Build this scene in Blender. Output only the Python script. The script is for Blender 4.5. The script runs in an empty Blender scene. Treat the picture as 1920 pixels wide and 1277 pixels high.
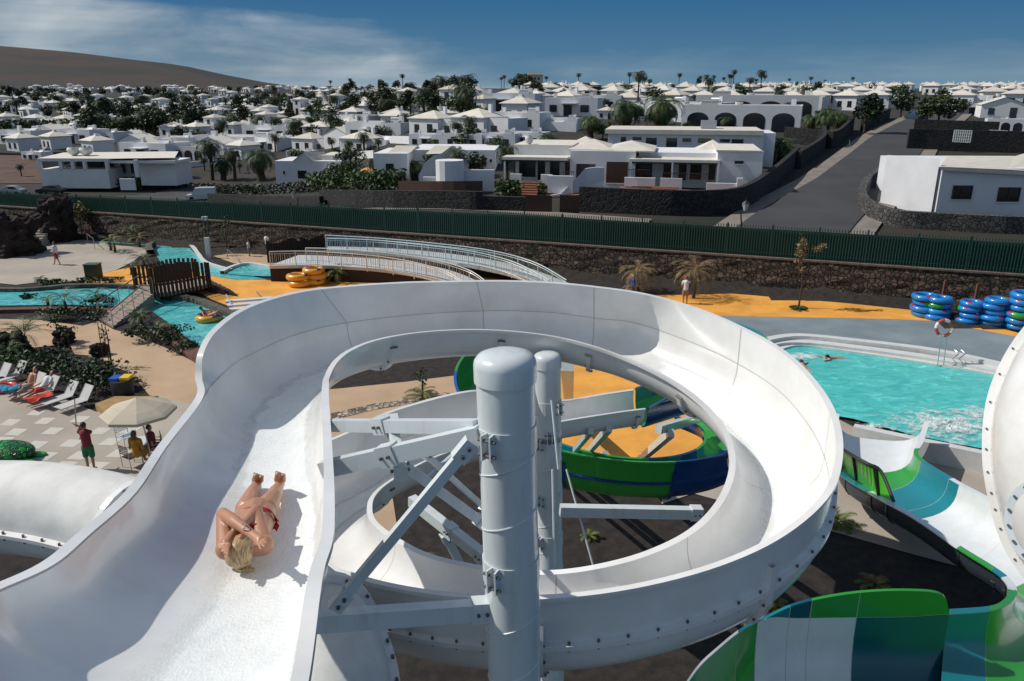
import bpy, math, random
from mathutils import Vector, Matrix
from math import sin, cos, pi, radians as R, hypot
random.seed(7)
S=bpy.context.scene; C=S.collection
# ---------------- camera ----------------
F=1450.0; H=12.5; TH=math.atan(473.5/F); CT,ST=cos(TH),sin(TH)
cam=bpy.data.cameras.new('camera'); co=bpy.data.objects.new('camera',cam); C.objects.link(co); S.camera=co
co.location=(0,0,H); co.rotation_euler=(pi/2-TH,0,0); cam.sensor_width=36; cam.lens=36*F/1920; cam.clip_start=.05; cam.clip_end=80000
# ---------------- light ----------------
EL=R(46); AZ=R(8)   # sun on the left, a little beyond the slide
sd=Vector((-cos(AZ)*cos(EL), sin(AZ)*cos(EL), sin(EL)))
sun=bpy.data.lights.new('sun','SUN'); so=bpy.data.objects.new('sun',sun); C.objects.link(so)
sun.energy=3.9; sun.angle=R(.5); sun.color=(1,.95,.87); so.rotation_euler=sd.to_track_quat('Z','Y').to_euler()
W=bpy.data.worlds.new("World"); S.world=W; W.use_nodes=True
nt=W.node_tree; N=nt.nodes; L=nt.links
for n in list(N): N.remove(n)
def nd(t,**k):
    n=N.new(t)
    for a,b in k.items(): setattr(n,a,b)
    return n
def mth(op,a,b=None,c=None,clamp=False):
    n=nd('ShaderNodeMath',operation=op,use_clamp=clamp)
    for i,x in enumerate((a,b,c)):
        if x is None: continue
        if isinstance(x,(int,float)): n.inputs[i].default_value=x
        else: L.new(x,n.inputs[i])
    return n.outputs[0]
def mixc(f,a,b,bt='MIX'):
    n=nd('ShaderNodeMix',data_type='RGBA',blend_type=bt)
    for s,x in ((0,f),(6,a),(7,b)):
        if isinstance(x,(int,float)): n.inputs[s].default_value=x
        elif isinstance(x,tuple): n.inputs[s].default_value=(*x,1)
        else: L.new(x,n.inputs[s])
    return n.outputs[2]
sky=nd('ShaderNodeTexSky',sky_type='NISHITA'); sky.sun_disc=False; sky.sun_elevation=EL; sky.sun_rotation=-(pi/2-AZ)
sky.altitude=50; sky.air_density=1.0; sky.dust_density=.6; sky.ozone_density=2.5
tc=nd('ShaderNodeTexCoord'); sp=nd('ShaderNodeSeparateXYZ'); L.new(tc.outputs['Generated'],sp.inputs[0])
el=sp.outputs[2]; az=mth('DIVIDE',sp.outputs[0],mth('MAXIMUM',sp.outputs[1],.05))
low=mth('SUBTRACT',1,mth('MULTIPLY',mth('MAXIMUM',mth('SUBTRACT',el,.11),0),4.0),clamp=True)        # clear trade-wind blue close above the horizon
up_=mth('MULTIPLY',mth('MAXIMUM',el,0),8.5,clamp=True)
skyc=mixc(mth('MULTIPLY',low,.95),mixc(1.0,sky.outputs[0],(1.12,1.0,.86),'MULTIPLY'),mixc(up_,(.66,1.85,3.0),(.05,.95,2.45)))
cb=nd('ShaderNodeCombineXYZ'); L.new(mth('MULTIPLY',az,2.6),cb.inputs[0]); L.new(mth('MULTIPLY',el,11),cb.inputs[1]); cb.inputs[2].default_value=3.3
nz=nd('ShaderNodeTexNoise'); nz.inputs['Scale'].default_value=1.6; nz.inputs['Detail'].default_value=9; nz.inputs['Roughness'].default_value=.55; nz.inputs['Distortion'].default_value=.35; L.new(cb.outputs[0],nz.inputs[0])
cb2=nd('ShaderNodeCombineXYZ'); L.new(mth('MULTIPLY',az,1.4),cb2.inputs[0]); L.new(mth('MULTIPLY',el,30),cb2.inputs[1]); cb2.inputs[2].default_value=8.1
nz2=nd('ShaderNodeTexNoise'); nz2.inputs['Scale'].default_value=2.2; nz2.inputs['Detail'].default_value=8; L.new(cb2.outputs[0],nz2.inputs[0])
edge=mth('ADD',.045,mth('MULTIPLY',mth('MAXIMUM',mth('MULTIPLY',az,-1),0),.115))
edge=mth('ADD',edge,mth('MULTIPLY',mth('SUBTRACT',nz.outputs[0],.5),.075))
m1=mth('MULTIPLY',mth('SUBTRACT',edge,el),28,clamp=True)
lf=mth('ADD',.70,mth('MULTIPLY',az,-1.6),clamp=True); lf=mth('MAXIMUM',lf,.26)
thin=mth('MULTIPLY',mth('SUBTRACT',nz2.outputs[0],.38),3.2,clamp=True)
cm=mth('MULTIPLY',mth('MULTIPLY',m1,lf),mth('ADD',.62,mth('MULTIPLY',thin,.45)))
cloudc=mixc(mth('MULTIPLY',mth('SUBTRACT',nz.outputs[0],.33),3.0,clamp=True),(1.7,2.5,3.2),(4.9,5.4,5.7))
final=mixc(mth('MULTIPLY',cm,.95,clamp=True),skyc,cloudc)
bg=nd('ShaderNodeBackground'); bg.inputs[1].default_value=.108; L.new(final,bg.inputs[0])
wo=nd('ShaderNodeOutputWorld'); L.new(bg.outputs[0],wo.inputs[0])
vs=S.view_settings; vs.view_transform='Standard'; vs.look='None'; vs.exposure=.0; vs.gamma=1
# ---------------- helpers ----------------
def ray(px,py):
    u=(px-960)/F; v=(638.5-py)/F
    return Vector((u,CT+v*ST,v*CT-ST))
def G(px,py,z=0.0):
    d=ray(px,py); return Vector((0,0,H))+d*((z-H)/d.z)
def V(px,py,Y):
    d=ray(px,py); return Vector((0,0,H))+d*(Y/d.y)
def D(px,py,dep): return Vector((0,0,H))+ray(px,py)*dep
def lerp(a,b,t): return a+(b-a)*t
def interp(T,x):
    if x<=T[0][0]: return T[0][1]
    for (a,b),(c,d) in zip(T,T[1:]):
        if x<=c: return b+(d-b)*(x-a)/(c-a)
    return T[-1][1]
PR=[(50,2.25),(62,2.9),(80,3.6),(90,4.4),(130,6.7),(200,8.7),(300,10.5),(450,11.4),(700,12.0),(1500,11)]
PL=[(50,2.25),(62,2.2),(80,0),(125,-4),(150,-3.8),(220,-.5),(300,1.6),(450,5.2),(700,10),(900,11.6),(1500,11)]
def terr(x,y):
    a=x/max(y,1); t=min(1,max(0,(-.03-a)/.33)); t=t*t*(3-2*t)
    s=y+.36*x*max(0,1-abs(y-60)/60) if y<120 else y
    h=interp(PR,y)*(1-t)+interp(PL,y)*t
    wl=54.3-.36*x            # line of the park wall
    if y<wl+2: 
        k=max(0,min(1,(y-wl)/2)); h=h*k
    return h
def T(px,py):
    d=ray(px,py); y=55.0
    while y<2500:
        p=Vector((0,0,H))+d*(y/d.y)
        if p.z<=terr(p.x,p.y) and y>54.5-.36*p.x: return Vector((p.x,p.y,terr(p.x,p.y)))
        y*=1.004
    p=Vector((0,0,H))+d*(650/d.y); p.z=terr(p.x,p.y); return p
def cat(P,n=6,closed=False):
    P=[Vector(p) for p in P]; o=[]; m=len(P)
    for i in range(m if closed else m-1):
        if closed: p0,p1,p2,p3=P[i-1],P[i],P[(i+1)%m],P[(i+2)%m]
        else: p0,p1,p2,p3=P[max(i-1,0)],P[i],P[i+1],P[min(i+2,m-1)]
        for k in range(n):
            t=k/n; o.append(.5*((2*p1)+(p2-p0)*t+(2*p0-5*p1+4*p2-p3)*t*t+(3*p1-p0-3*p2+p3)*t**3))
    if not closed: o.append(P[-1])
    return o
MT={}
def mat(name,col,rough=.6,metal=0,var=0,vs_=3.0,bump=0,bs=8.0,spec=.5,coat=0,col2=None,alpha=None,trans=0,emit=None,stretch=None,thr=None,coord='Object',detail=6):
    if name in MT: return MT[name]
    m=bpy.data.materials.new(name); m.use_nodes=True; t=m.node_tree; b=t.nodes['Principled BSDF']
    b.inputs['Base Color'].default_value=(*col,1); b.inputs['Roughness'].default_value=rough; b.inputs['Metallic'].default_value=metal
    b.inputs['Specular IOR Level'].default_value=spec; b.inputs['Coat Weight'].default_value=coat; b.inputs['Coat Roughness'].default_value=.08
    if trans: b.inputs['Transmission Weight'].default_value=trans
    if alpha is not None: b.inputs['Alpha'].default_value=alpha
    src=None
    if var or bump or col2:
        tc=t.nodes.new('ShaderNodeTexCoord'); src=tc.outputs[coord]
        if coord=='Geo':pass
        if stretch:
            mp=t.nodes.new('ShaderNodeMapping'); mp.inputs['Scale'].default_value=stretch; t.links.new(src,mp.inputs[0]); src=mp.outputs[0]
    if var or col2:
        n=t.nodes.new('ShaderNodeTexNoise'); n.inputs['Scale'].default_value=vs_; n.inputs['Detail'].default_value=detail; n.inputs['Roughness'].default_value=.6; t.links.new(src,n.inputs[0])
        r=t.nodes.new('ShaderNodeValToRGB'); c2=col2 or tuple(c*(1-var) for c in col); c1=col if col2 else tuple(min(1,c*(1+var*.5)) for c in col)
        lo,hi=thr or (.35,.65)
        r.color_ramp.elements[0].position=lo; r.color_ramp.elements[1].position=hi
        r.color_ramp.elements[0].color=(*c2,1); r.color_ramp.elements[1].color=(*c1,1)
        t.links.new(n.outputs[0],r.inputs[0]); t.links.new(r.outputs[0],b.inputs['Base Color'])
    if bump:
        n=t.nodes.new('ShaderNodeTexNoise'); n.inputs['Scale'].default_value=bs; n.inputs['Detail'].default_value=5; t.links.new(src,n.inputs[0])
        bp=t.nodes.new('ShaderNodeBump'); bp.inputs['Strength'].default_value=bump; bp.inputs['Distance'].default_value=.1; t.links.new(n.outputs[0],bp.inputs['Height']); t.links.new(bp.outputs[0],b.inputs['Normal'])
    MT[name]=m; return m
def vor(name,c1,c2,joint,scale,rough=.9,bump=.6,stretch=(1,1,1)):
    "rubble / stone-work"
    m=bpy.data.materials.new(name); m.use_nodes=True; t=m.node_tree; b=t.nodes['Principled BSDF']; b.inputs['Roughness'].default_value=rough
    tc=t.nodes.new('ShaderNodeTexCoord'); mp=t.nodes.new('ShaderNodeMapping'); mp.inputs['Scale'].default_value=stretch; t.links.new(tc.outputs['Object'],mp.inputs[0])
    nn=t.nodes.new('ShaderNodeTexNoise'); nn.inputs['Scale'].default_value=scale*1.5; t.links.new(mp.outputs[0],nn.inputs[0])
    mx=t.nodes.new('ShaderNodeMix'); mx.data_type='VECTOR'; mx.inputs[0].default_value=.12; t.links.new(mp.outputs[0],mx.inputs[4]); t.links.new(nn.outputs[1],mx.inputs[5])
    v=t.nodes.new('ShaderNodeTexVoronoi'); v.inputs['Scale'].default_value=scale; t.links.new(mx.outputs[1],v.inputs[0])
    e=t.nodes.new('ShaderNodeTexVoronoi'); e.feature='DISTANCE_TO_EDGE'; e.inputs['Scale'].default_value=scale; t.links.new(mx.outputs[1],e.inputs[0])
    hs=t.nodes.new('ShaderNodeSeparateColor'); t.links.new(v.outputs['Color'],hs.inputs[0])
    r=t.nodes.new('ShaderNodeValToRGB'); r.color_ramp.elements[0].color=(*c1,1); r.color_ramp.elements[1].color=(*c2,1); t.links.new(hs.outputs[0],r.inputs[0])
    r2=t.nodes.new('ShaderNodeValToRGB'); r2.color_ramp.elements[0].position=.02; r2.color_ramp.elements[1].position=.12; t.links.new(e.outputs[0],r2.inputs[0])
    x=t.nodes.new('ShaderNodeMix'); x.data_type='RGBA'; t.links.new(r2.outputs[0],x.inputs[0]); x.inputs[6].default_value=(*joint,1); t.links.new(r.outputs[0],x.inputs[7]); t.links.new(x.outputs[2],b.inputs['Base Color'])
    bp=t.nodes.new('ShaderNodeBump'); bp.inputs['Strength'].default_value=bump; bp.inputs['Distance'].default_value=.12; t.links.new(r2.outputs[0],bp.inputs['Height']); t.links.new(bp.outputs[0],b.inputs['Normal'])
    return m
class MB:
    def __init__(s): s.v=[];s.f=[];s.m=[]
    def face(s,pts,m=0):
        k=len(s.v); s.v+=[Vector(p) for p in pts]; s.f.append(list(range(k,k+len(pts)))); s.m.append(m)
    def grid(s,rows,m=0,cu=False,cv=False,mf=None):
        k=len(s.v); nu=len(rows); nv=len(rows[0])
        for r in rows: s.v+=[Vector(p) for p in r]
        for i in range(nu if cu else nu-1):
            for j in range(nv if cv else nv-1):
                a=k+i*nv+j; b=k+i*nv+(j+1)%nv; c=k+((i+1)%nu)*nv+(j+1)%nv; d=k+((i+1)%nu)*nv+j
                s.f.append([a,b,c,d]); s.m.append(mf(i,j) if mf else m)
        return s
    def box(s,c,sz,rz=0,m=0,M=None):
        c=Vector(c); x,y,z=[q/2 for q in sz]; k=len(s.v)
        for a,b,d in ((-x,-y,-z),(x,-y,-z),(x,y,-z),(-x,y,-z),(-x,-y,z),(x,-y,z),(x,y,z),(-x,y,z)):
            p=Vector((a,b,d))
            if M: p=M@p
            elif rz: p=Vector((a*cos(rz)-b*sin(rz),a*sin(rz)+b*cos(rz),d))
            s.v.append(c+p)
        for f in ((0,3,2,1),(4,5,6,7),(0,1,5,4),(1,2,6,5),(2,3,7,6),(3,0,4,7)): s.f.append([k+i for i in f]); s.m.append(m)
        return s
    def b2(s,x0,x1,y0,y1,z0,z1,m=0): return s.box(((x0+x1)/2,(y0+y1)/2,(z0+z1)/2),(x1-x0,y1-y0,z1-z0),m=m)
    def bar(s,a,b,w,h=None,m=0,up=(0,0,1)):
        "square bar from a to b"
        a=Vector(a);b=Vector(b);h=h or w;d=(b-a); l=d.length; d.normalize(); u=Vector(up)
        if abs(d.dot(u))>.98: u=Vector((0,1,0))
        x=d.cross(u).normalized(); z=x.cross(d)
        M=Matrix((x,d,z)).transposed(); return s.box((a+b)/2,(w,l,h),M=M,m=m)
    def tube(s,P,r,n=8,m=0,caps=True):
        P=[Vector(p) for p in P]; rows=[]; pr=None
        for i,p in enumerate(P):
            d=(P[min(i+1,len(P)-1)]-P[max(i-1,0)]).normalized()
            if pr is None:
                u=Vector((0,0,1)) if abs(d.z)<.95 else Vector((0,1,0)); x=d.cross(u).normalized()
            else: x=(pr-d*pr.dot(d)).normalized()
            pr=x; y=x.cross(d); ri=r[i] if isinstance(r,(list,tuple)) else r
            rows.append([p+(x*cos(2*pi*k/n)+y*sin(2*pi*k/n))*ri for k in range(n)])
        k0=len(s.v); s.grid(rows,m,cv=True)
        if caps:
            s.f.append(list(range(k0,k0+n))[::-1]); s.m.append(m); e=k0+(len(P)-1)*n; s.f.append(list(range(e,e+n))); s.m.append(m)
        return s
    def lathe(s,c,prof,n=16,m=0,axis=None):
        c=Vector(c); rows=[]
        for r,z in prof: rows.append([c+Vector((r*cos(2*pi*k/n),r*sin(2*pi*k/n),z)) for k in range(n)])
        s.grid(rows,m,cv=True); return s
    def ball(s,c,r,n=10,m=0,sc=(1,1,1)):
        c=Vector(c); k0=len(s.v); rows=[]
        for i in range(n+1):
            t=pi*i/n; rr=max(sin(t),1e-3); rows.append([c+Vector((r*rr*cos(2*pi*k/(n*2))*sc[0],r*rr*sin(2*pi*k/(n*2))*sc[1],-r*cos(t)*sc[2])) for k in range(n*2)])
        s.grid(rows,m,cv=True); return s
    def torus(s,c,R_,r,n=24,k=10,m=0,M=None,mf=None):
        c=Vector(c); rows=[]
        for i in range(n):
            a=2*pi*i/n; row=[]
            for j in range(k):
                b=2*pi*j/k; p=Vector(((R_+r*cos(b))*cos(a),(R_+r*cos(b))*sin(a),r*sin(b)))
                if M: p=M@p
                row.append(c+p)
            rows.append(row)
        s.grid(rows,m,cu=True,cv=True,mf=mf); return s
    def build(s,name,mats,parent=None,smooth=False,origin=None):
        me=bpy.data.meshes.new(name); o=Vector(origin) if origin is not None else (parent.matrix_basis.translation if parent else Vector((0,0,0)))
        if parent and parent.parent: o=o+parent.parent.matrix_basis.translation
        me.from_pydata([tuple(p-o) for p in s.v],[],s.f); me.update()
        if not isinstance(mats,(list,tuple)): mats=[mats]
        for m in mats: me.materials.append(m)
        for p,i in zip(me.polygons,s.m): p.material_index=i; p.use_smooth=smooth
        ob=bpy.data.objects.new(name,me); C.objects.link(ob)
        if parent: ob.parent=parent
        elif origin is not None: ob.location=o
        if smooth:
            try: me.set_sharp_from_angle(angle=R(40))
            except Exception: pass
        return ob
def tag(o,label=None,cat=None,group=None,kind=None):
    for k,v in (('label',label),('category',cat),('group',group),('kind',kind)):
        if v: o[k]=v
    return o
def thing(name,label,cat,loc=(0,0,0),group=None):
    o=bpy.data.objects.new(name,None); C.objects.link(o); o.location=Vector(loc); o.empty_display_size=.2; return tag(o,label,cat,group)
def struct(o): o['kind']='structure'; return o
def kids(o): return [c for c in KIDS.get(o.name,[])]
KIDS={}
def remember(root):
    KIDS[root.name]=[c for c in C.objects if c.parent==root]
    for c in KIDS[root.name]: KIDS[c.name]=[g for g in C.objects if g.parent==c]
    return root
def dup(root,loc,rz=0,sc=(1,1,1),label=None,group=None):
    r=root.copy(); C.objects.link(r); r.location=loc; r.rotation_euler=(0,0,rz); r.scale=sc
    if label: r['label']=label
    if group: r['group']=group
    for ch in KIDS.get(root.name,[]):
        c=ch.copy(); C.objects.link(c); c.parent=r
        for g in KIDS.get(ch.name,[]):
            q=g.copy(); C.objects.link(q); q.parent=c
    return r
def finish(tpls):
    "the prototype itself is not used: remove it"
    for t in tpls:
        for c in KIDS[t.name]:
            for g in KIDS.get(c.name,[]): bpy.data.objects.remove(g)
            bpy.data.objects.remove(c)
        bpy.data.objects.remove(t)

def bolts(L_,parent,cap=100):
    "L_: list of (a,b,r); each bolt its own mesh, past the cap one mass"
    rest=MB()
    for i,(a,b,r) in enumerate(L_):
        if i<cap:
            b_=MB(); b_.tube([a,b],r,6); b_.build('bolt',BOLT,parent,smooth=True)
        else: rest.tube([a,b],r,6)
    if rest.v: rest.build('bolt',BOLT,parent,smooth=True)['kind']='stuff'

def varied(m,lo,hi):
    "each object a slightly different shade of the same paint or leaf"
    t=m.node_tree; b=t.nodes['Principled BSDF']; oi=t.nodes.new('ShaderNodeObjectInfo'); r=t.nodes.new('ShaderNodeValToRGB'); r.color_ramp.elements[0].color=(*lo,1); r.color_ramp.elements[1].color=(*hi,1); t.links.new(oi.outputs['Random'],r.inputs[0])
    x=t.nodes.new('ShaderNodeMix'); x.data_type='RGBA'; x.blend_type='MULTIPLY'; x.inputs[0].default_value=1
    l=b.inputs['Base Color'].links
    if l: src=l[0].from_socket; t.links.new(src,x.inputs[6])
    else: x.inputs[6].default_value=b.inputs['Base Color'].default_value
    t.links.new(r.outputs[0],x.inputs[7]); t.links.new(x.outputs[2],b.inputs['Base Color']); return m
# ---------------- materials ----------------
WH=mat('white_gelcoat',(.79,.79,.785),.25,col2=(.66,.65,.625),vs_=1.3,coat=.4,bump=.012,bs=3,thr=(.30,.62),detail=9)
SEAM=mat('seam',(.46,.44,.41),.6)
WST=mat('white_steel',(.62,.67,.69),.3,col2=(.50,.53,.52),vs_=2.2,coat=.3,stretch=(3,3,.5),thr=(.25,.5),detail=9)
BOLT=mat('bolt',(.16,.15,.14),.45,metal=.6)
LAPILLI=mat('black_lapilli',(.016,.014,.013),.95,col2=(.048,.036,.029),vs_=3,bump=.8,bs=40)
TAN=mat('tan_concrete',(.47,.325,.205),.85,var=.14,vs_=.35,bump=.15,bs=25)
PLAZA=mat('grey_concrete',(.39,.34,.285),.85,var=.16,vs_=.3,bump=.12,bs=20)
ORANGE=mat('orange_rubber',(.74,.34,.055),.85,var=.20,vs_=.6,bump=.1,bs=30)
DECK=mat('blue_grey_deck',(.20,.245,.27),.75,var=.28,vs_=.25,bump=.1,bs=20)
COPE=mat('white_coping',(.60,.61,.60),.6,var=.08)
LAVA=vor('lava_wall',(.013,.013,.014),(.035,.034,.035),(.008,.008,.008),3.2)
BROWNW=vor('brown_rubble',(.034,.024,.018),(.14,.095,.066),(.014,.011,.009),4.0,bump=1)
WALLW=mat('white_render',(.76,.77,.79),.85,var=.07,vs_=.5,bump=.06,bs=9)
ROOFC=mat('cream_roof',(.68,.64,.57),.8,var=.1,vs_=1.2)
ROOFW=mat('flat_roof',(.55,.52,.47),.85,var=.14,vs_=.8)
DARK=mat('dark_glass',(.012,.014,.017),.15,spec=.8)
BRWN=mat('brown_wood',(.065,.028,.017),.55,var=.3,vs_=6,stretch=(1,1,6))
GREY=mat('steel',(.45,.47,.49),.35,metal=.7)
LEAF=mat('leaf_green',(.06,.115,.028),.6,col2=(.018,.042,.012),vs_=1.4)
LEAF2=mat('leaf_dark',(.034,.058,.018),.6,col2=(.013,.026,.009),vs_=1.2)
LEAFY=mat('leaf_yellowgreen',(.13,.15,.02),.6,col2=(.05,.075,.015),vs_=2)
DRY=mat('dry_frond',(.36,.23,.12),.7,col2=(.09,.08,.03),vs_=2.5)
BARK=mat('bark',(.075,.05,.034),.9,var=.4,vs_=7,bump=.5,bs=18)
varied(WALLW,(.86,.86,.88),(1,.99,.97)); varied(ROOFC,(.80,.78,.74),(1,1,1)); varied(LEAF,(.7,.75,.7),(1.35,1.15,.8)); varied(LEAF2,(.7,.8,.8),(1.7,1.35,.9))
TERR=mat('terracotta',(.26,.105,.06),.8,var=.2,vs_=2)
def water_mat(name,c1,c2,scale,bump,rough=.12,foam=None):
    m=bpy.data.materials.new(name); m.use_nodes=True; t=m.node_tree; b=t.nodes['Principled BSDF']; b.inputs['Roughness'].default_value=rough
    tc=t.nodes.new('ShaderNodeTexCoord'); mp=t.nodes.new('ShaderNodeMapping'); mp.inputs['Scale'].default_value=(1,2.1,1); mp.inputs['Rotation'].default_value=(0,0,.35); t.links.new(tc.outputs['Object'],mp.inputs[0])
    n=t.nodes.new('ShaderNodeTexNoise'); n.inputs['Scale'].default_value=scale; n.inputs['Detail'].default_value=6; n.inputs['Roughness'].default_value=.62; n.inputs['Distortion'].default_value=1.2; t.links.new(mp.outputs[0],n.inputs[0])
    r=t.nodes.new('ShaderNodeValToRGB'); e=r.color_ramp.elements; e[0].position=.36; e[0].color=(*c1,1); e[1].position=.60; e[1].color=(*c2,1)
    q=e.new(.70); q.color=tuple(min(1,x*1.25+.12) for x in c2)+(1,)  # palest noise patches paint caustic light into the water colour
    t.links.new(n.outputs[0],r.inputs[0]); t.links.new(r.outputs[0],b.inputs['Base Color'])
    bp=t.nodes.new('ShaderNodeBump'); bp.inputs['Strength'].default_value=bump; bp.inputs['Distance'].default_value=.15; t.links.new(n.outputs[0],bp.inputs['Height']); t.links.new(bp.outputs[0],b.inputs['Normal'])
    return m
POOLW=water_mat('pool_water',(.045,.44,.43),(.10,.60,.56),1.1,.55)
RIVW=water_mat('river_water',(.05,.34,.38),(.14,.60,.60),1.3,.5)
FOAM=mat('foam',(.80,.86,.86),.35,bump=1.0,bs=28,var=.12,vs_=14)
# ---------------- ground ----------------
def terrain():
    m=MB(); ys=[-30,0,10,20,30,40,45]+[46+2*i for i in range(30)]+[110+6*i for i in range(16)]+[210+20*i for i in range(15)]+[520,600,700,850,1000,1300,1700]
    rows=[]
    for y in ys:
        row=[]
        for j in range(-48,49):
            a=j/48; x=a*(60+y*1.05) if y>0 else a*60
            row.append((x,y,terr(x,y)))
        rows.append(row)
    return m.grid(rows)
land=mat('volcanic_land',(.034,.025,.018),.95,col2=(.011,.014,.009),vs_=.045,bump=.5,bs=.6,thr=(.38,.62))
# black lapilli inside the park, volcanic soil behind it
tb=terrain(); ot=tb.build('ground',[LAPILLI,land],smooth=True)
for p in ot.data.polygons:
    c=p.center; p.material_index=1 if c.y>54.3-.36*c.x+2 else 0
struct(ot)
sea=MB(); sea.face([(-40000,1500,-30),(40000,1500,-30),(40000,70000,-30),(-40000,70000,-30)]); struct(sea.build('sea',mat('sea_water',(.02,.06,.11),.3)))
def sheet(name,px,z,m,kind='structure',smooth=0,th=0,tess=None):
    P=[G(x,y,z) for x,y in px]
    if smooth: P=cat(P,smooth,closed=True)
    b=MB(); b.face(P)
    if th:
        n=len(P)
        for i in range(n):
            a,c=P[i],P[(i+1)%n]; b.face([a,c,c-Vector((0,0,th)),a-Vector((0,0,th))])
    o=b.build(name,m)
    # n-gon outlines are concave: triangulate
    import bmesh
    bm=bmesh.new(); bm.from_mesh(o.data); bmesh.ops.recalc_face_normals(bm,faces=bm.faces); bmesh.ops.triangulate(bm,faces=[f for f in bm.faces if len(f.verts)>4])
    up=[f for f in bm.faces if abs(f.normal.z)>.9 and f.normal.z<0]; bmesh.ops.reverse_faces(bm,faces=up); bm.to_mesh(o.data); bm.free()
    if kind: o['kind']=kind
    return o
sheet('upper_plaza',[(-300,500),(-300,470),(0,478),(60,468),(75,458),(125,453),(160,444),(183,452),(208,459),(255,463),(278,465),(286,474),(262,480),(250,490),(218,506),(178,516),(150,526),(113,530),(63,530),(30,534),(0,531),(-300,540)],.030,PLAZA)
sheet('sand_path',[(133,437),(200,434),(300,433),(350,436),(426,450),(500,459),(520,470),(520,498),(440,494),(400,480),(425,476),(466,466),(426,461),(363,448),(275,440),(165,443)],.030,TAN)
sheet('left_orange_paving',[(146,530),(178,516),(225,505),(262,498),(330,505),(380,512),(440,516),(508,526),(660,526),(900,520),(1060,535),(1060,620),(640,640),(520,620),(430,574),(398,562),(378,551),(340,546),(300,540),(240,534),(200,536)],.034,ORANGE)
sheet('sand_plaza',[(-300,595),(0,598),(75,600),(155,611),(185,602),(213,618),(250,628),(313,653),(363,678),(430,712),(560,760),(640,770),(640,900),(340,900),(300,745),(288,750),(255,712),(238,696),(208,686),(183,668),(140,664),(128,645),(60,652),(30,665),(0,672),(-300,690)],.034,TAN)
sheet('lower_plaza',[(-500,700),(0,703),(60,722),(130,752),(180,772),(215,766),(300,745),(420,770),(560,800),(700,900),(640,1000),(-900,1000)],.042,PLAZA)
sheet('loop_sand_path',[(560,735),(640,728),(760,716),(900,698),(900,745),(900,800),(700,880),(560,900)],.050,TAN)
sheet('pebble_strip',[(620,775),(700,757),(780,746),(830,741),(835,748),(780,755),(700,769),(622,788)],.056,vor('pebbles',(.10,.08,.06),(.5,.42,.34),(.12,.08,.05),5))
sheet('loop_orange_paving',[(1040,640),(1250,640),(1330,760),(1330,850),(1180,905),(1040,900),(980,800)],.038,ORANGE)
sheet('under_slide_path',[(690,950),(735,925),(745,990),(748,1040),(700,1040)],.030,TAN)
sheet('right_orange_paving',[(1150,548),(1210,553),(1290,553),(1383,550),(1440,556),(1565,566),(1706,581),(1790,593),(1920,627),(2200,690),(2200,712),(1920,634),(1753,602),(1665,598),(1440,594),(1330,592),(1150,592)],.030,ORANGE)
sheet('pool_deck',[(1150,590),(1330,590),(1440,592),(1665,596),(1753,600),(1920,632),(2200,708),(2200,770),(1920,692),(1700,660),(1560,642),(1400,632),(1200,650)],.024,DECK)
sheet('slide_deck',[(1400,700),(1600,800),(1920,860),(2200,960),(2200,1100),(1900,1090),(1697,1035),(1567,998),(1300,925),(1240,945),(1250,900)],.028,PLAZA)
# splash pool
PW=[(1405,650),(1440,640),(1478,637),(1520,640),(1600,651),(1760,677),(1920,703),(2300,770),(2300,930),(1920,858),(1848,842),(1722,818),(1600,785),(1480,765),(1400,720)]
struct(sheet('pool_water',PW,.12,POOLW))
def strip(name,px,z,w,h,m,closed=False,nx=5,parent=None,dirn=None):
    "kerb of width w and height h along a line"
    P=cat([G(x,y,z) for x,y in px],nx,closed); rows=[]; n=len(P)
    for i,p in enumerate(P):
        a=P[(i-1)%n] if closed else P[max(i-1,0)]; b=P[(i+1)%n] if closed else P[min(i+1,n-1)]
        d=(b-a); d.z=0; d.normalize(); q=Vector((-d.y,d.x,0))*w
        rows.append([p-Vector((0,0,h)),p,p+q,p+q-Vector((0,0,h))])
    b=MB(); b.grid(rows,cu=closed,cv=True); return b.build(name,m,parent)
o=thing('pool_coping','white stepped coping along the far side of the turquoise splash pool','pool edge',G(1600,655,0))
for i,(px,z,w,h) in enumerate(((
   [(1398,668),(1420,640),(1445,630),(1500,625),(1600,634),(1760,654),(1920,688),(2250,765)],.52,-.45,.5),
   ([(1405,664),(1440,640),(1500,636),(1600,646),(1760,668),(1920,700),(2250,778)],.34,-.55,.32),
   ([(1420,662),(1465,644),(1512,642),(1600,653),(1760,677),(1920,706),(2250,785)],.20,-.55,.2))):
    strip('step' if i else 'rim',px,z,w,h,COPE,parent=o)
o=strip('pool_wall',[(1600,800),(1722,826),(1848,852),(1935,872),(2250,940)],.75,.32,.75,COPE); tag(o,'low white wall on the near side of the splash pool beside the slide mouth','wall')
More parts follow.
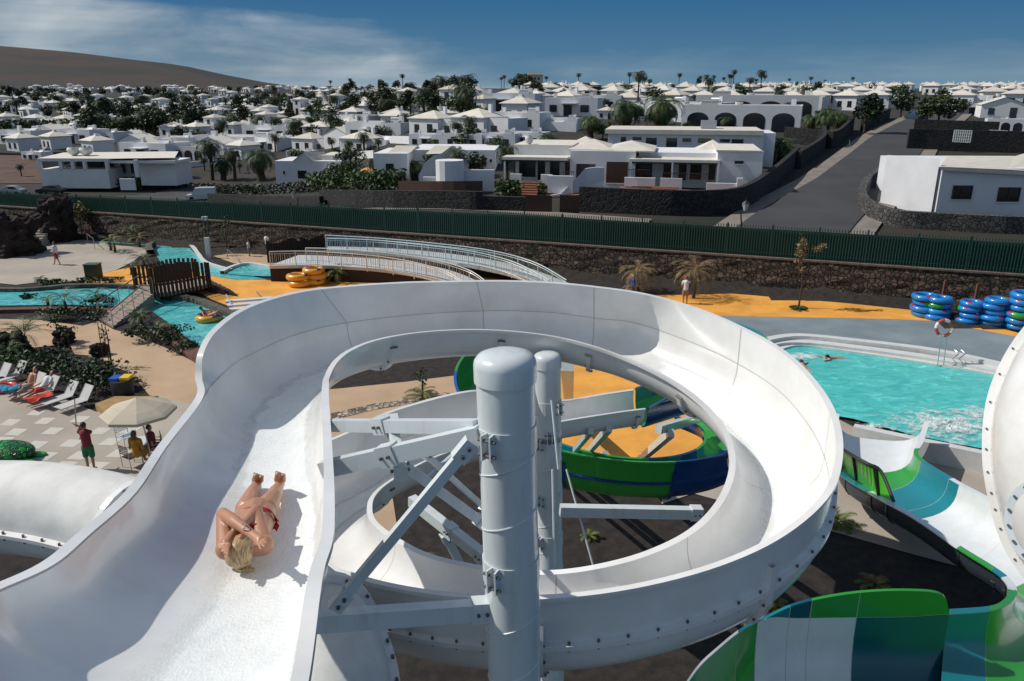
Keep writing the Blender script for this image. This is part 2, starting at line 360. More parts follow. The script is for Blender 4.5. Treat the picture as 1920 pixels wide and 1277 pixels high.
# foam thrown up at the slide mouth
def foam(name,px,z,label,n=260,sp=(1,.6),hh=.35,seed=3):
    rnd=random.Random(seed); c=G(px[0],px[1],z); b=MB()
    for i in range(n):
        a=rnd.random()*2*pi; r=rnd.random()**.8; p=c+Vector((cos(a)*r*sp[0],sin(a)*r*sp[1],rnd.random()*hh*(1-r)))
        s=rnd.uniform(.03,.13)*(1.15-r); b.ball(p,s,3,sc=(1.6,1.2,.5))
    return tag(b.build(name,FOAM,smooth=True),label,None,None,'stuff')
def foam_mat():
    m=mat('splash_foam',(.85,.90,.90),.4,col2=(.70,.82,.82),vs_=5,bump=.9,bs=14,detail=9)
    t=m.node_tree; b=t.nodes['Principled BSDF']; a=t.nodes.new('ShaderNodeAttribute'); a.attribute_name='edge'
    tc=t.nodes.new('ShaderNodeTexCoord'); n=t.nodes.new('ShaderNodeTexNoise'); n.inputs['Scale'].default_value=2.2; n.inputs['Detail'].default_value=10; n.inputs['Roughness'].default_value=.7; t.links.new(tc.outputs['Object'],n.inputs[0])
    x=t.nodes.new('ShaderNodeMath'); x.operation='MULTIPLY_ADD'; t.links.new(n.outputs[0],x.inputs[0]); x.inputs[1].default_value=2.6; x.inputs[2].default_value=-1.75
    y=t.nodes.new('ShaderNodeMath'); y.operation='ADD'; t.links.new(x.outputs[0],y.inputs[0]); t.links.new(a.outputs['Fac'],y.inputs[1])
    z=t.nodes.new('ShaderNodeMath'); z.operation='MULTIPLY'; z.use_clamp=True; t.links.new(y.outputs[0],z.inputs[0]); z.inputs[1].default_value=1.8; t.links.new(z.outputs[0],b.inputs['Alpha']); return m
FOAMM=foam_mat()
def foam_patch(px,z,rx,ry,label,hh=.12,pw=1.0):
    c=G(px[0],px[1],z); rows=[]; r_=random.Random(px[0]); val=[]
    for i in range(15):
        f=i/14; row=[]
        for k in range(40):
            a=2*pi*k/40; row.append(c+Vector((cos(a)*rx*f,sin(a)*ry*f,hh*(1-f)**1.5*r_.random()+.015))); val.append((1-f)**pw)
        rows.append(row)
    o=MB().grid(rows,cv=True).build('foam',FOAMM,smooth=True); at=o.data.attributes.new('edge','FLOAT','POINT')
    for i,v in enumerate(val): at.data[i].value=v
    return tag(o,label,kind='stuff')
foam_patch((1775,800),.13,3.3,2.6,'white splash foam where the raft slide meets the pool',.16,.8)
foam_patch((1840,775),.13,2.6,1.6,'thin streaks of foam drifting off the splash',.03,1.4)
foam_patch((1650,800),.14,1.6,.7,'thin white foam at the lip of the raft slide',.04,1)
foam_patch((1500,668),.13,3.0,1.6,'pale ripples near the left end of the splash pool',.01,1.8)
# lazy river
struct(sheet('river_water',[(-300,540),(0,545),(100,543),(160,541),(240,542),(290,551),(330,556),(368,560),(401,570),(433,588),(460,610),(450,650),(400,665),(371,645),(351,634),(313,603),(285,584),(240,574),(208,574),(125,571),(0,573),(-300,580)],.050,RIVW))
struct(sheet('river_water',[(175,454),(225,450),(276,449),(326,454),(352,462),(364,474),(380,492),(430,508),(500,524),(440,524),(391,516),(350,508),(300,490),(288,470),(280,460),(238,457)],.050,RIVW))
struct(sheet('spa_water',[(420,508),(440,500),(466,496),(506,502),(508,518),(470,517),(430,514)],.10,RIVW))
strip('river_kerb',[(-200,535),(0,541),(60,540),(130,534),(200,533),(250,536),(285,541)],.28,.35,.3,mat('mossy_rock',(.10,.095,.075),.9,var=.5,vs_=3,bump=.8,bs=6))
ROCK=MT['mossy_rock']; RED=mat('reddish_lava_kerb',(.13,.06,.045),.9,var=.4,vs_=3,bump=.8,bs=6)
def kerb(px,z,w,h,m,label): return tag(strip('river_kerb',px,z,w,h,m),label,'kerb')
tag(C.objects['river_kerb'],'rough grey rock kerb along the far side of the left lazy river channel','kerb')
kerb([(-200,582),(0,577),(120,575),(205,578),(255,590)],.22,-.5,.25,RED,'reddish kerb along the near side of the left lazy river channel')
kerb([(318,606),(345,632),(375,655),(400,672)],.25,-.7,.3,RED,'reddish lava kerb on the near bank below the rider in the yellow ring')
kerb([(300,553),(340,556),(368,562),(400,575),(440,592)],.35,.45,.4,ROCK,'grey rock kerb below the brown picket bridge on the far bank')
kerb([(288,468),(284,458),(292,452)],.5,.5,.5,ROCK,'dark rock edge at the bend of the upper pool')
kerb([(276,447),(326,451),(356,460),(368,474),(384,491),(430,505)],.22,.25,.2,COPE,'thin white rim round the far side of the upper pool')
kerb([(420,508),(440,498),(466,493),(508,500)],.28,.3,.3,COPE,'white rim on the far side of the little stepped spa pool')
# plaza tiles
tb=MB()
cs=[(69,773),(84,789),(20,792),(30,810),(99,808),(150,786),(188,808),(134,831),(68,834),(207,828),(84,855),(150,854),(223,850),(5,826),(-20,800),(-30,850),(120,873),(180,874),(262,846),(245,806),(300,868),(235,792)]
for x,y in cs:
    s=1+(y-773)*.004
    tb.face([G(x-20*s,y+5*s,.048),G(x-3*s,y-6*s,.048),G(x+20*s,y-5*s,.048),G(x+3*s,y+6*s,.048)])
struct(tb.build('plaza_tiles',mat('pale_tile',(.54,.51,.45),.7,var=.06)))
# ---------------- hills ----------------
def hill():
    prof=[(-1500,60),(-400,76),(0,86),(130,97),(250,112),(340,122),(420,140),(500,155),(560,163),(640,168)]
    rows=[]; n=60
    for i in range(n+1):
        px=-1500+2140*i/n; py=interp(prof,px); u=(px-960)/F; top=D(px,py,1500)
        bot=V(px,175,800); bot.z=4
        row=[]
        for j in range(13):
            t=j/12; p=bot.lerp(top,t); p.z=bot.z+(top.z-bot.z)*(t**1.25)+6*sin(px*.02+j)*sin(t*pi)*.6
            row.append(p)
        row.append(top+Vector((0,400,-60))); rows.append(row)
    return MB().grid(rows)
hm=mat('hill_soil',(.042,.022,.015),.95,col2=(.014,.015,.010),vs_=.006,bump=.7,bs=.03,thr=(.42,.62),detail=9)
struct(hill().build('hill',hm,smooth=True))
hb=MB()
for pts in ([(0,102),(25,112),(50,120),(95,142)],[(12,132),(28,124),(20,136),(30,142),(18,150)],[(95,130),(150,136),(200,150)]):
    pass
# ---------------- roads ----------------
def road(name,center,w,m,lift=.05,n=8,off=0,w2=None):
    P=cat([Vector((x,y,0)) for x,y in center],n); rows=[]
    for i,p in enumerate(P):
        d=(P[min(i+1,len(P)-1)]-P[max(i-1,0)]).normalized(); q=Vector((-d.y,d.x,0)); c=p+q*off
        rows.append([Vector((c.x+q.x*w*k/8,c.y+q.y*w*k/8,0)) for k in range(-4,5)])
    for r in rows:
        for p in r: p.z=terr(p.x,p.y)+lift
    b=MB().grid(rows); return struct(b.build(name,m,smooth=True))
ASPH=mat('asphalt',(.052,.052,.055),.9,col2=(.038,.038,.041),vs_=.25,bump=.2,bs=20)
PAVE=mat('pavement_concrete',(.22,.19,.165),.9,var=.2,vs_=.8)
RD=[(19,53.5),(22.8,60),(27.8,68),(34.2,78),(42.8,92),(54,111),(67,131),(84,158),(104,190)]
road('pavement',RD,10.6,PAVE,.16)
road('main_road',RD,7.4,ASPH,.24)
wlY=lambda x:54.3-.36*x
road('street',[(x,wlY(x)+4.6) for x in (60,40,25,10,0,-10,-20,-40,-60,-90)],5.6,ASPH,.10)
road('pavement',[(x,wlY(x)+8.3) for x in (10.5,5,0,-10,-20,-40)],1.6,PAVE,.14)
sl=[T(395,373),T(330,372),T(250,374)]
b=MB(); b.grid([[T(x,y)+Vector((0,0,.15)) for x,y in row] for row in ([(362,345),(385,352),(400,362)],[(330,354),(360,362),(395,374)],[(290,364),(320,368),(370,377)],[(220,370),(240,376),(300,380)])]); struct(b.build('side_street',ASPH))
# upper road far off in the centre
b=MB(); b.grid([[T(x,y)+Vector((0,0,.4)) for x,y in row] for row in ([(898,166),(915,166),(932,166)],[(893,177),(915,177),(940,177)],[(888,189),(915,189),(950,189)])]); struct(b.build('far_road',ASPH))
# ---------------- flumes ----------------
SKZ=(9.84,10.1,.42)
def skew(z): return SKZ[2]*min(1,max(0,(z-SKZ[0])/(SKZ[1]-SKZ[0])))
def ustation(a,s,b,depth,flat=2.5,nlow=14,th=.022,lip=.065,lipt=.03):
    """cross-section of an open flume: a inner rim, s outer shoulder (level with a), b outer rim. Returns closed loop of points"""
    up=Vector((0,0,1)); h=(s-a); hl=h.length; hd=h.normalized(); c=(a+s)/2
    inn=[]; nrm=[]
    for k in range(nlow+1):
        t=pi*k/nlow; cs=cos(t); sn=sin(t); e=2/flat
        x=-(abs(cs)**e)*(1 if cs>0 else -1)*hl/2; z=-(abs(sn)**e)*depth
        x+=skew(a.z)*(x*x*4/hl/hl-1)*hl/2; inn.append(c+hd*x+up*z)
    wall=(b-s).length
    ups=[s.lerp(b,q) for q in ((.03,.5,1.0) if wall>.02 else (.1,.5,1.0))]
    prof=inn+ups
    out=[]
    n=len(prof)
    for i,p in enumerate(prof):
        d=(prof[min(i+1,n-1)]-prof[max(i-1,0)])
        if d.length<1e-6: d=up
        d.normalize(); nn=d-hd*0; y=Vector((hd.x*d.dot(up)-0,hd.y*d.dot(up),0)); y.z=-(d.dot(hd)); 
        out.append(p+y.normalized()*th if y.length>1e-6 else p+hd*th)
    # inner side normal must point outwards: first point goes to -hd, last to +hd
    out[0]=a-hd*th; out[-1]=b+hd*th; out[n-2]=ups[1]+hd*th; out[n-3]=ups[0]+hd*th
    for i,p in enumerate(inn[1:],1):
        q=p-c; qx=q.dot(hd)/(hl/2); qz=q.z/depth
        g=hd*(abs(qx)**(flat-1)*(1 if qx>0 else -1)/(hl/2))-up*(abs(qz)**(flat-1)/depth)
        out[i]=p+g.normalized()*th
    la=[a-hd*th-up*lipt,a-hd*lip-up*lipt,a-hd*lip+up*.006]
    lb=[b+hd*lip+up*.006,b+hd*lip-up*lipt,b+hd*th-up*lipt]
    return la+prof+lb+out[::-1][1:-1], len(prof)
def flume(parent,ST_,depth,rng,colour,mats,n=6,name='flume_section',nlow=14,flat=2.5,seam=True,lip=.065):
    """ST_ list of (a,s,b); rng list of section borders in station units; colour(section,j)-> mat index"""
    A=cat([q[0] for q in ST_],n); Sx=cat([q[1] for q in ST_],n); B=cat([q[2] for q in ST_],n)
    secs=[]
    for k,(i0,i1) in enumerate(zip(rng,rng[1:])):
        rows=[]; lo,hi=int(i0*n),int(i1*n)
        for i in range(lo,min(hi,len(A)-1)+1):
            r,npf=ustation(A[i],Sx[i],B[i],depth,nlow=nlow,flat=flat,lip=lip); rows.append(r)
        if seam and k<len(rng)-2:   # thin joint line
            r0,r1=rows[-2],rows[-1]; L=(r1[5]-r0[5]).length; f=max(0,1-.012/max(L,.02)); rows.insert(-1,[p.lerp(q,f) for p,q in zip(r0,r1)])
        m=MB(); last=len(rows)-2
        isj=seam and k<len(rng)-2
        m.grid(rows,cv=True,mf=lambda i,j:(len(mats) if (isj and i==last and 3<=j<3+npf-1) or (seam and j==3+nlow and False) else colour(k,j-3)))
        # end caps
        for r in (rows[0],rows[-1]):
            L_=len(r); ii=list(range(3,3+npf)); oo=[L_-1-(i-4) if 4<=i<=3+npf-2 else None for i in ii]
        if seam:   # lengthwise seam line on the inside at the shoulder
            sr=[]
            for r in rows:
                p=r[3+nlow]; q=r[3+nlow+1]; d=(q-p).normalized()*.009; c=r[3+nlow//2]; nn=(Vector((c.x,c.y,p.z))-p).normalized()*.003
                sr.append([p+nn,p+d+nn])
            m.grid(sr,m=len(mats))
        o=m.build(name,list(mats)+[SEAM],parent,smooth=True); secs.append(o)
    return A,Sx,B,secs
def flanges(parent,A,Sx,B,depth,at,mats,nlow=14,flat=2.5,w=.05,th=.03,side=True,rng=None):
    "bolted joint ribs across the outside plus the lengthwise bolted flange under the outer shoulder"
    b=MB(); bb=[]
    for i in at:
        i=min(max(i,0),len(A)-2); d=(A[i+1]-A[i]).normalized()
        r,npf=ustation(A[i],Sx[i],B[i],depth,nlow=nlow,flat=flat); r2,_=ustation(A[i],Sx[i],B[i],depth,nlow=nlow,flat=flat,th=.022+w)
        o1=r[3+npf+3:]; o2=r2[3+npf+3:]
        b.grid([[p-d*th for p in o1],[p-d*th for p in o2],[p+d*th for p in o2],[p+d*th for p in o1]])
        for q in range(1,len(o1),2):
            c=(o1[q]+o2[q])/2
            bb.append((c-d*(th+.016),c+d*(th+.016),.013))
    if side:
        lo,hi=rng or (0,len(A)-1)
        rows=[]
        acc=0
        for i in range(lo,hi+1):
            hd=(Sx[i]-A[i]).normalized(); p=Sx[i]+hd*.02; rows.append([p+Vector((0,0,.035)),p+hd*w+Vector((0,0,.022)),p+hd*w-Vector((0,0,.022)),p-Vector((0,0,.035))])
            if i>lo:
                acc+=(Sx[i]-Sx[i-1]).length
                if acc>.21: acc=0; c=p+hd*w*.6; bb.append((c-Vector((0,0,.04)),c+Vector((0,0,.046)),.012))
        b.grid(rows)
    o=b.build('flange',mats,parent,smooth=False); bolts(bb,o)
    return o
def st3(ip,sp_,op,zi,dz,ddp=0):
    a=G(*ip,zi); b=G(*op,zi+dz) 
    s=G(*sp_,zi) if sp_ else Vector((b.x,b.y,zi))
    if dz<.02: s=b.copy(); s.z=b.z; b=b+Vector((0,0,.012))
    return (a,s,b)
L=[((530,1330),None,(-260,1180),10.74,0),((552,1240),None,(-50,1133),10.62,0),((572,1110),None,(0,1110),10.53,0),((583,1062),None,(103,1062),10.44,0),((602,1004),None,(171,1004),10.34,0),((607,925),None,(257,925),10.20,0),((606,840),None,(313,840),10.05,0),
((603,748),None,(381,748),9.93,0),((604,722),(398,722),(379,708),9.90,.08),((607,708),(440,682),(382,662),9.87,.3),((622,680),(482,659),(410,617),9.82,.44),((650,657),(540,633),(470,576),9.79,.47),((700,637),(615,612),(560,549),9.75,.47),((770,624),(690,600),(650,538),9.7,.47),((840,618),(785,590),(760,531),9.65,.47),((905,617),(865,585),(850,529),9.6,.47),((973,621),(950,583),(940,528),9.55,.47),((1041,630),(1040,587),(1030,531),9.5,.47),((1104,645),(1115,597),(1115,539),9.44,.47),((1165,666),(1195,607),(1210,553),9.35,.47),((1227,693),None,(1305,580),9.27,.47),((1278,722),None,(1391,617),9.18,.47),((1323,757),None,(1466,661),9.09,.47),((1359,798),None,(1522,718),8.99,.47),((1377,842),None,(1557,779),8.9,.47),((1377,892),None,(1567,845),8.8,.47),((1352,948),None,(1545,921),8.7,.47),((1300,1000),None,(1463,996),8.6,.47),((1220,1040),None,(1341,1054),8.5,.47),((1130,1065),None,(1180,1096),8.4,.47),((1042,1077),None,(1015,1115),8.29,.47),((951,1075),None,(859,1111),8.18,.47),((884,1065),None,(734,1093),8.07,.47),((800,1045),None,(640,1066),7.98,.47),((740,1015),None,(540,1030),7.9,.47),((700,985),None,(475,980),7.85,.47),((688,960),None,(455,935),7.8,.47),((695,930),None,(480,895),7.76,.47),((730,900),None,(550,856),7.7,.47),((797,863),None,(656,811),7.6,.47),((867,837),None,(746,769),7.5,.47),((960,810),None,(887,734),7.4,.47),((1025,795),None,(975,742),7.3,.25),((1060,787),None,(1050,754),7.22,0),((1155,772),None,(1135,741),7.12,0),((1209,765),None,(1188,733),7.06,0)]
slide=thing('water_slide','big white open spiral water slide looping round the two white columns','water slide',G(870,990,0))
ST0=[st3(*q) for q in L]
n=6; borders=[0,7,12.5,15.5,18,21,24,27.17,30,34,38,42.5,len(L)-1]
A,Sx,B,secs=flume(slide,ST0,.44,borders,lambda k,j:0,[WH],n)
flanges(slide,A,Sx,B,.44,[int(x*n) for x in borders[1:-1]]+[int((len(L)-1)*n)-2],WH,rng=(20*n,42*n))
# the wall end at the start of the high side: small end plate
# running water in the trough (only where the trough is wet)
def film_mat():
    m=mat('sliding_water',(.86,.88,.87),.12,col2=(.76,.80,.81),vs_=9,bump=.17,bs=60,spec=.7,stretch=(1.5,.5,1),thr=(.3,.55),detail=9)
    t=m.node_tree; b=t.nodes['Principled BSDF']; a=t.nodes.new('ShaderNodeAttribute'); a.attribute_name='edge'
    tc=t.nodes.new('ShaderNodeTexCoord'); n=t.nodes.new('ShaderNodeTexNoise'); n.inputs['Scale'].default_value=3.5; n.inputs['Detail'].default_value=8; t.links.new(tc.outputs['Object'],n.inputs[0])
    x=t.nodes.new('ShaderNodeMath'); x.operation='MULTIPLY_ADD'; t.links.new(n.outputs[0],x.inputs[0]); x.inputs[1].default_value=.9; x.inputs[2].default_value=-.62
    y=t.nodes.new('ShaderNodeMath'); y.operation='ADD'; t.links.new(x.outputs[0],y.inputs[0]); t.links.new(a.outputs['Fac'],y.inputs[1])
    z=t.nodes.new('ShaderNodeMath'); z.operation='MULTIPLY'; z.use_clamp=True; t.links.new(y.outputs[0],z.inputs[0]); z.inputs[1].default_value=1.5; t.links.new(z.outputs[0],b.inputs['Alpha']); return m
def film(i0,i1,f0,f1,lift,label):
    rows=[]
    for i in range(int(i0*n),int(i1*n)+1):
        r,npf=ustation(A[i],Sx[i],B[i],.44); row=[]
        for q in range(13):
            f=f0+(f1-f0)*q/12; x=3+f*14; k=int(x); p=r[k].lerp(r[min(k+1,16+1)],x-k)
            c=(A[i]+Sx[i])/2; row.append(p+(Vector((c.x,c.y,p.z+.4))-p).normalized()*lift*(1-.55*abs(q-6)/6))
        rows.append(row)
    ob=MB().grid(rows).build('sliding_water',FILM,smooth=True); at=ob.data.attributes.new('edge','FLOAT','POINT'); nr_=len(rows)
    for i in range(nr_):
        for q in range(13): at.data[i*13+q].value=min(1,(6-abs(q-6))/3.2,(i+.0)/5,(nr_-1-i)/5)*1.0
    return tag(ob,label,kind='stuff')
FILM=film_mat()
film(0,13,.25,.69,.004,'thin sheet of white rushing water in the trough under and behind the sliding woman')
film(19,28.5,.40,.82,.004,'rushing water in the sunlit trough on the right of the loop')
film(33,41,.40,.72,.004,'shallow water in the lower turn of the white slide')
# ---------------- support columns ----------------
def column(px0,py0,dep0,py1,px1,Y,rad,label,cap_h,bands,clamps):
    top=D(px0,py0,dep0); bot=G(px1,py1,0) if False else None
    z1=V(px1,py1,Y); ax=(z1-top); d=ax.normalized(); base=top+d*(top.z/-d.z)
    o=thing('support_column',label,'column',base)
    up=-d; x=up.cross(Vector((0,1,0))).normalized(); y=x.cross(up)
    def ringp(z,r,k,N_=28): c=top-up*(-z); return top+up*z+(x*cos(2*pi*k/N_)+y*sin(2*pi*k/N_))*r
    def lath(prof): 
        b=MB(); b.grid([[ringp(z,r,k) for k in range(28)] for z,r in prof],cv=True); return b
    hgt=(base-top).length
    lath([(-cap_h+.05,rad),(-hgt,rad)]).build('shaft',WST,o,smooth=True)
    cr=rad*1.07
    lath([(-cap_h,rad),(-cap_h,cr),(-cap_h*.45,cr),(-cap_h*.3,cr*.97),(-cap_h*.14,cr*.84),(-cap_h*.05,cr*.6),(-.005,cr*.3),(0,.001)]).build('domed_cap',WST,o,smooth=True)
    b=MB(); pitch=.40; z=-cap_h-.25; 
    P=[]; a=.0
    while z>-min(hgt,7.5):
        P.append(top+up*z+(x*cos(a)+y*sin(a))*(rad+.001)); a+=.22; z-=pitch*.22/(2*pi)
    b.tube(P,.006,5); b.build('weld_seam',WST,o,smooth=True)
    for cz,ca in clamps:
        b=MB(); b.grid([[top+up*(cz+dz)+(x*cos(2*pi*k/28)+y*sin(2*pi*k/28))*(rad+rr) for k in range(28)] for dz,rr in ((-.085,.001),(-.085,.008),(.085,.008),(.085,.001))],cv=True)
        for s in (-1,1):
            aa=ca+s*.13; dirv=x*cos(aa)+y*sin(aa); b.bar(top+up*(cz-.085)+dirv*(rad+.03),top+up*(cz+.085)+dirv*(rad+.03),.012,.07,up=dirv)
        cl=b.build('clamp',WST,o,smooth=False)
        bb=[]; dv=x*cos(ca)+y*sin(ca); tg=up.cross(dv)
        for zz in (-.05,.05): c=top+up*(cz+zz)+dv*(rad+.045); bb.append((c-tg*.065,c+tg*.065,.011))
        bolts(bb,cl)
    return o,top,up
c1,t1,u1=column(946,657,4.86,1277,965,4.55,.188,'thick white column with a domed cap in front of the loop, nearest the camera',.20,0,[(-.58,-1.0),(-1.55,-1.0)])
c2,t2,u2=column(1026,660,9.75,1062,1032,9.1,.168,'thinner-looking white column standing inside the loop behind the nearest column',.20,0,[(-.72,-2.3),(-1.1,-1.6),(-1.2,-.9),(-2.0,-.9),(-2.62,-.8)])
# ---------------- truss beams ----------------
def beam(p,q,d0,d1,h,w,label,cat_='beam',name='support_beam',plates=()):
    a=D(*p,d0); b=D(*q,d1); o=thing(name,label,cat_,(a+b)/2,'steel beams between the columns and the white slide')
    w*=.85; h*=.88; m=MB(); m.bar(a,b,w,h); m.build('beam_body',WST,o)
    d=(b-a).normalized(); bb=[]
    pl=MB(); sd_=d.cross(Vector((0,0,1))).normalized(); nn=sd_.cross(d)
    for f in plates or (.04,.96):
        c=a.lerp(b,f); pl.bar(c-d*.07,c+d*.07,w+.02,h+.03)
        for e in (-.03,.03):
            for s in (-1,1): bb.append((c+d*e+sd_*s*(w/2+.008),c+d*e+sd_*s*(w/2+.03),.012))
    j=pl.build('joint_plate',WST,o); bolts(bb,j)
    return o
beam((612,797),(895,800),6.3,5.0,.105,.08,'upper white beam joining the slide to the nearest column',plates=(.42,))
beam((606,880),(900,815),5.6,4.95,.135,.09,'white beam rising from the slide to the collar of the nearest column',plates=(.45,))
beam((630,1136),(882,832),4.7,4.55,.07,.06,'long diagonal strut with pinned ends in front of the slide')
beam((560,1168),(912,1143),5.0,5.35,.15,.10,'lower white beam running from under the slide to the nearest column',plates=(.97,))
beam((735,795),(750,880),5.8,5.4,.10,.09,'short white post linking the two upper beams')
beam((740,860),(912,985),5.9,6.6,.09,.08,'diagonal white brace falling from the joint towards the columns')
beam((790,845),(915,958),6.4,7.4,.05,.06,'thin diagonal brace just right of the wider one')
beam((772,938),(912,1048),9.6,8.6,.15,.13,'thick white beam inside the loop below the braces',plates=(.55,.95))
beam((836,1005),(872,1075),9.3,9.6,.11,.10,'short slanting leg under the thick beam inside the loop')
beam((1050,957),(1315,962),9.2,9.4,.15,.12,'long level white beam from the rear column to the right side of the loop',plates=(.96,))
beam((795,903),(866,838),9.0,10.5,.06,.05,'white strut under the lower turn of the slide')
for (p,q,d0,d1,lb) in (((1034,750),(1047,880),9.5,9.4,'thin steel rod on the rear column'),((1062,880),(1112,1060),9.3,9.2,'thin slanting steel tie rod right of the rear column'),((1036,880),(1040,1062),9.0,9.0,'straight steel rod down the rear column')):
    a=D(*p,d0); b=D(*q,d1); o=tag(MB().tube([a,b],.014,6).build('tie_rod',WST,smooth=True,origin=a),lb,'rod','tie rods at the rear column')
# lone post under the coloured slide seen beyond the rear column
# ---------------- white closed tubes ----------------
def tube_slide(label,pts,rad,rings,seamz=True,name='tube_slide'):
    P=cat([D(x,y,d) for x,y,d in pts],8); o=thing(name,label,'water slide',(P[0].x,P[0].y,P[0].z-rad))
    m=MB(); m.tube(P,rad,28,caps=False); m.tube(P[::-1],rad-.025,28,caps=False); m.build('tube',mat('dusty_gelcoat',(.68,.68,.66),.7,var=.14,vs_=2.5,bump=.03,bs=30,spec=.25),o,smooth=True)
    fl=MB(); bo=[]
    for i in rings:
        d=(P[i+1]-P[i-1]).normalized(); x=d.cross(Vector((0,0,1))).normalized(); z=x.cross(d)
        ring=lambda r,e:[P[i]+d*e+(x*cos(2*pi*k/28)+z*sin(2*pi*k/28))*r for k in range(28)]
        fl.grid([ring(rad,-.035),ring(rad+.07,-.035),ring(rad+.07,.035),ring(rad,.035)],cv=True)
        for k in range(0,28,2):
            c=P[i]+(x*cos(2*pi*k/28)+z*sin(2*pi*k/28))*(rad+.042); bo.append((c-d*.06,c+d*.06,.014))
    for s in (-1,1):
        rows=[]
        for i in range(len(P)):
            d=(P[min(i+1,len(P)-1)]-P[max(i-1,0)]).normalized(); x=d.cross(Vector((0,0,1))).normalized()*s; z=Vector((0,0,1))
            c=P[i]+x*(rad-.01); rows.append([c+z*.03,c+x*.075+z*.02,c+x*.075-z*.02,c-z*.03])
            if i%2==0: q=c+x*.05; bo.append((q-z*.05,q+z*.05,.014))
        fl.grid(rows)
    f=fl.build('flange',WH,o); bolts(bo,f); return o
tube_slide('closed white tube slide passing under the start of the big slide at lower left',[(-260,945,8.9),(-60,948,8.6),(90,955,8.3),(230,985,8.0),(360,1040,7.5),(480,1110,6.9),(565,1180,6.2),(600,1270,5.7),(600,1420,5.2)],.50,(26,50))
# ---------------- coloured slides ----------------
GRN=mat('green_gelcoat',(.03,.30,.035),.28,coat=.5,var=.05); TEAL=mat('teal_gelcoat',(.008,.20,.25),.28,coat=.5,var=.05); NAVY=mat('navy_gelcoat',(.006,.045,.17),.28,coat=.5,var=.05)
BLUE=mat('blue_gelcoat',(.01,.10,.36),.28,coat=.5); WH2=mat('white_gelcoat_wet',(.72,.74,.75),.2,coat=.5,var=.05)
# helix that continues the white slide: turns anticlockwise, lower down
hel=thing('water_slide','green and blue spiral slide below the white loop','water slide',(2.2,17.5,0))
ST1=[]
c=(2.3,17.7)
e_a,e_s,e_b=ST0[-1]
ST1.append((e_b+Vector((.05,.05,0)),e_a+Vector((.05,0,0)),e_a+Vector((.05,0,.02))))
for deg in range(-56,400,18):
    a=R(deg); t=(deg+70)/360; z=6.75-2.0*t; ri=2.5; ro=3.6
    p=Vector((c[0]+ri*cos(a),c[1]+ri*sin(a),z)); s=Vector((c[0]+ro*cos(a),c[1]+ro*sin(a),z)); b_=Vector((c[0]+(ro+.05)*cos(a),c[1]+(ro+.05)*sin(a),z+.52)); ST1.append((p,s,b_))
cols=[0,1,2,0,3,1,0,2,0,1,3,0,1,0,2,1,0,1]
bs1=list(range(0,len(ST1)-1,2))+[len(ST1)-1]
def colf1(k,j): 
    up=j>=13 or j<2
    return (2,0,1,0,2,1,0,3,1,0,2,0)[k%12] if up else (0,2,0,1,0,2,0,2,0,1,0,2)[k%12]
A1,S1,B1,_=flume(hel,ST1,.5,bs1,colf1,[GRN,TEAL,NAVY,BLUE],6)
flanges(hel,A1,S1,B1,.5,[x*6 for x in bs1[1:-1]],NAVY)
for (x,y,rr) in ((5.9,20.4,.14),(-1.2,20.5,.14),(1.6,16.4,.14)):
    pass
for (p,q,z0,z1,h_,lb) in (((1064,680),(1068,770),-15.2,0,.35,'short grey steel column beyond the rear white column'),((1142,803),(1066,890),-12.35,.1,.13,'slanted white leg under the end of the lower white chute'),((1108,808),(1040,890),-12.1,.1,.11,'second slanted leg left of the first one'),((1135,852),(1085,890),-15.5,0,.16,'short white strut lying low over the orange paving'),((1258,812),(1175,884),-16.9,0,.2,'long diagonal strut from the bracket to the orange paving'),((1312,783),(1235,805),-18.6,-16.8,.2,'grey bracket arm under the green and blue spiral')):
    a=G(*p,z0) if z0>=0 else V(*p,-z0); b=G(*q,z1) if z1>=0 else V(*q,-z1); tag(MB().bar(a,b,h_*.8,h_).build('support_strut',WST,origin=(a+b)/2),lb,'strut','small supports under the coloured spiral')
# raft slide into the pool
raft=thing('raft_slide','wide raft slide in green, teal and white panels dropping into the splash pool','water slide',G(1700,1000,0))
def prs(a,b,za,zb,h=0,s=None):
    A_=G(*a,za); B_=G(*b,zb); 
    S_=Vector((B_.x,B_.y,zb-h)) if h else B_-Vector((0,0,.012))
    return (A_,S_,B_)
# a = right/inner (pool-side) rim, b= left/near rim
RS=[prs((1733,790),(1574,776),1.55,1.5),prs((1722,826),(1572,812),1.45,1.5),prs((1716,856),(1577,878),1.40,1.4),prs((1779,898),(1635,921),1.75,1.75),prs((1830,926),(1720,968),2.05,2.05),prs((1900,960),(1801,1023),2.4,2.4),prs((1990,985),(1858,1058),2.65,2.65),prs((2090,1030),(1889,1080),2.8,2.8),prs((2170,1110),(1905,1100),2.9,2.9),prs((2170,1230),(1906,1116),3.0,3.0),prs((2050,1380),(1890,1133),3.1,3.1),prs((1900,1440),(1857,1146),3.2,3.2),prs((1780,1460),(1780,1152),3.35,3.35)]
def colf2(k,j):
    u=(0,0,1,0,3,0,1,0,1,0,1)
    if j<3 or j>=12: return (3,3,1,0,3,3,1,2,3,0,1,0)[k%12]   # rims
    return (0,1,2,0,0,2,2,0,2,1,0,1)[k%12] if False else (3,0,1,3,3,3,0,3,0,3,0,1)[k%12]
bs2=[0,1.6,2.3,3.0,3.4,5,6.3,7,8.5,11,12]
def mk(k,j):
    rn=(3,1,1,3,3,0,1,3,0,1); tr=(3,0,1,1,3,3,0,3,0,1); rf=(3,0,1,3,3,3,1,3,0,1)
    return tr[k] if 0<=j<15 else rf[k] if j<0 else rn[k] if j<21 else 4
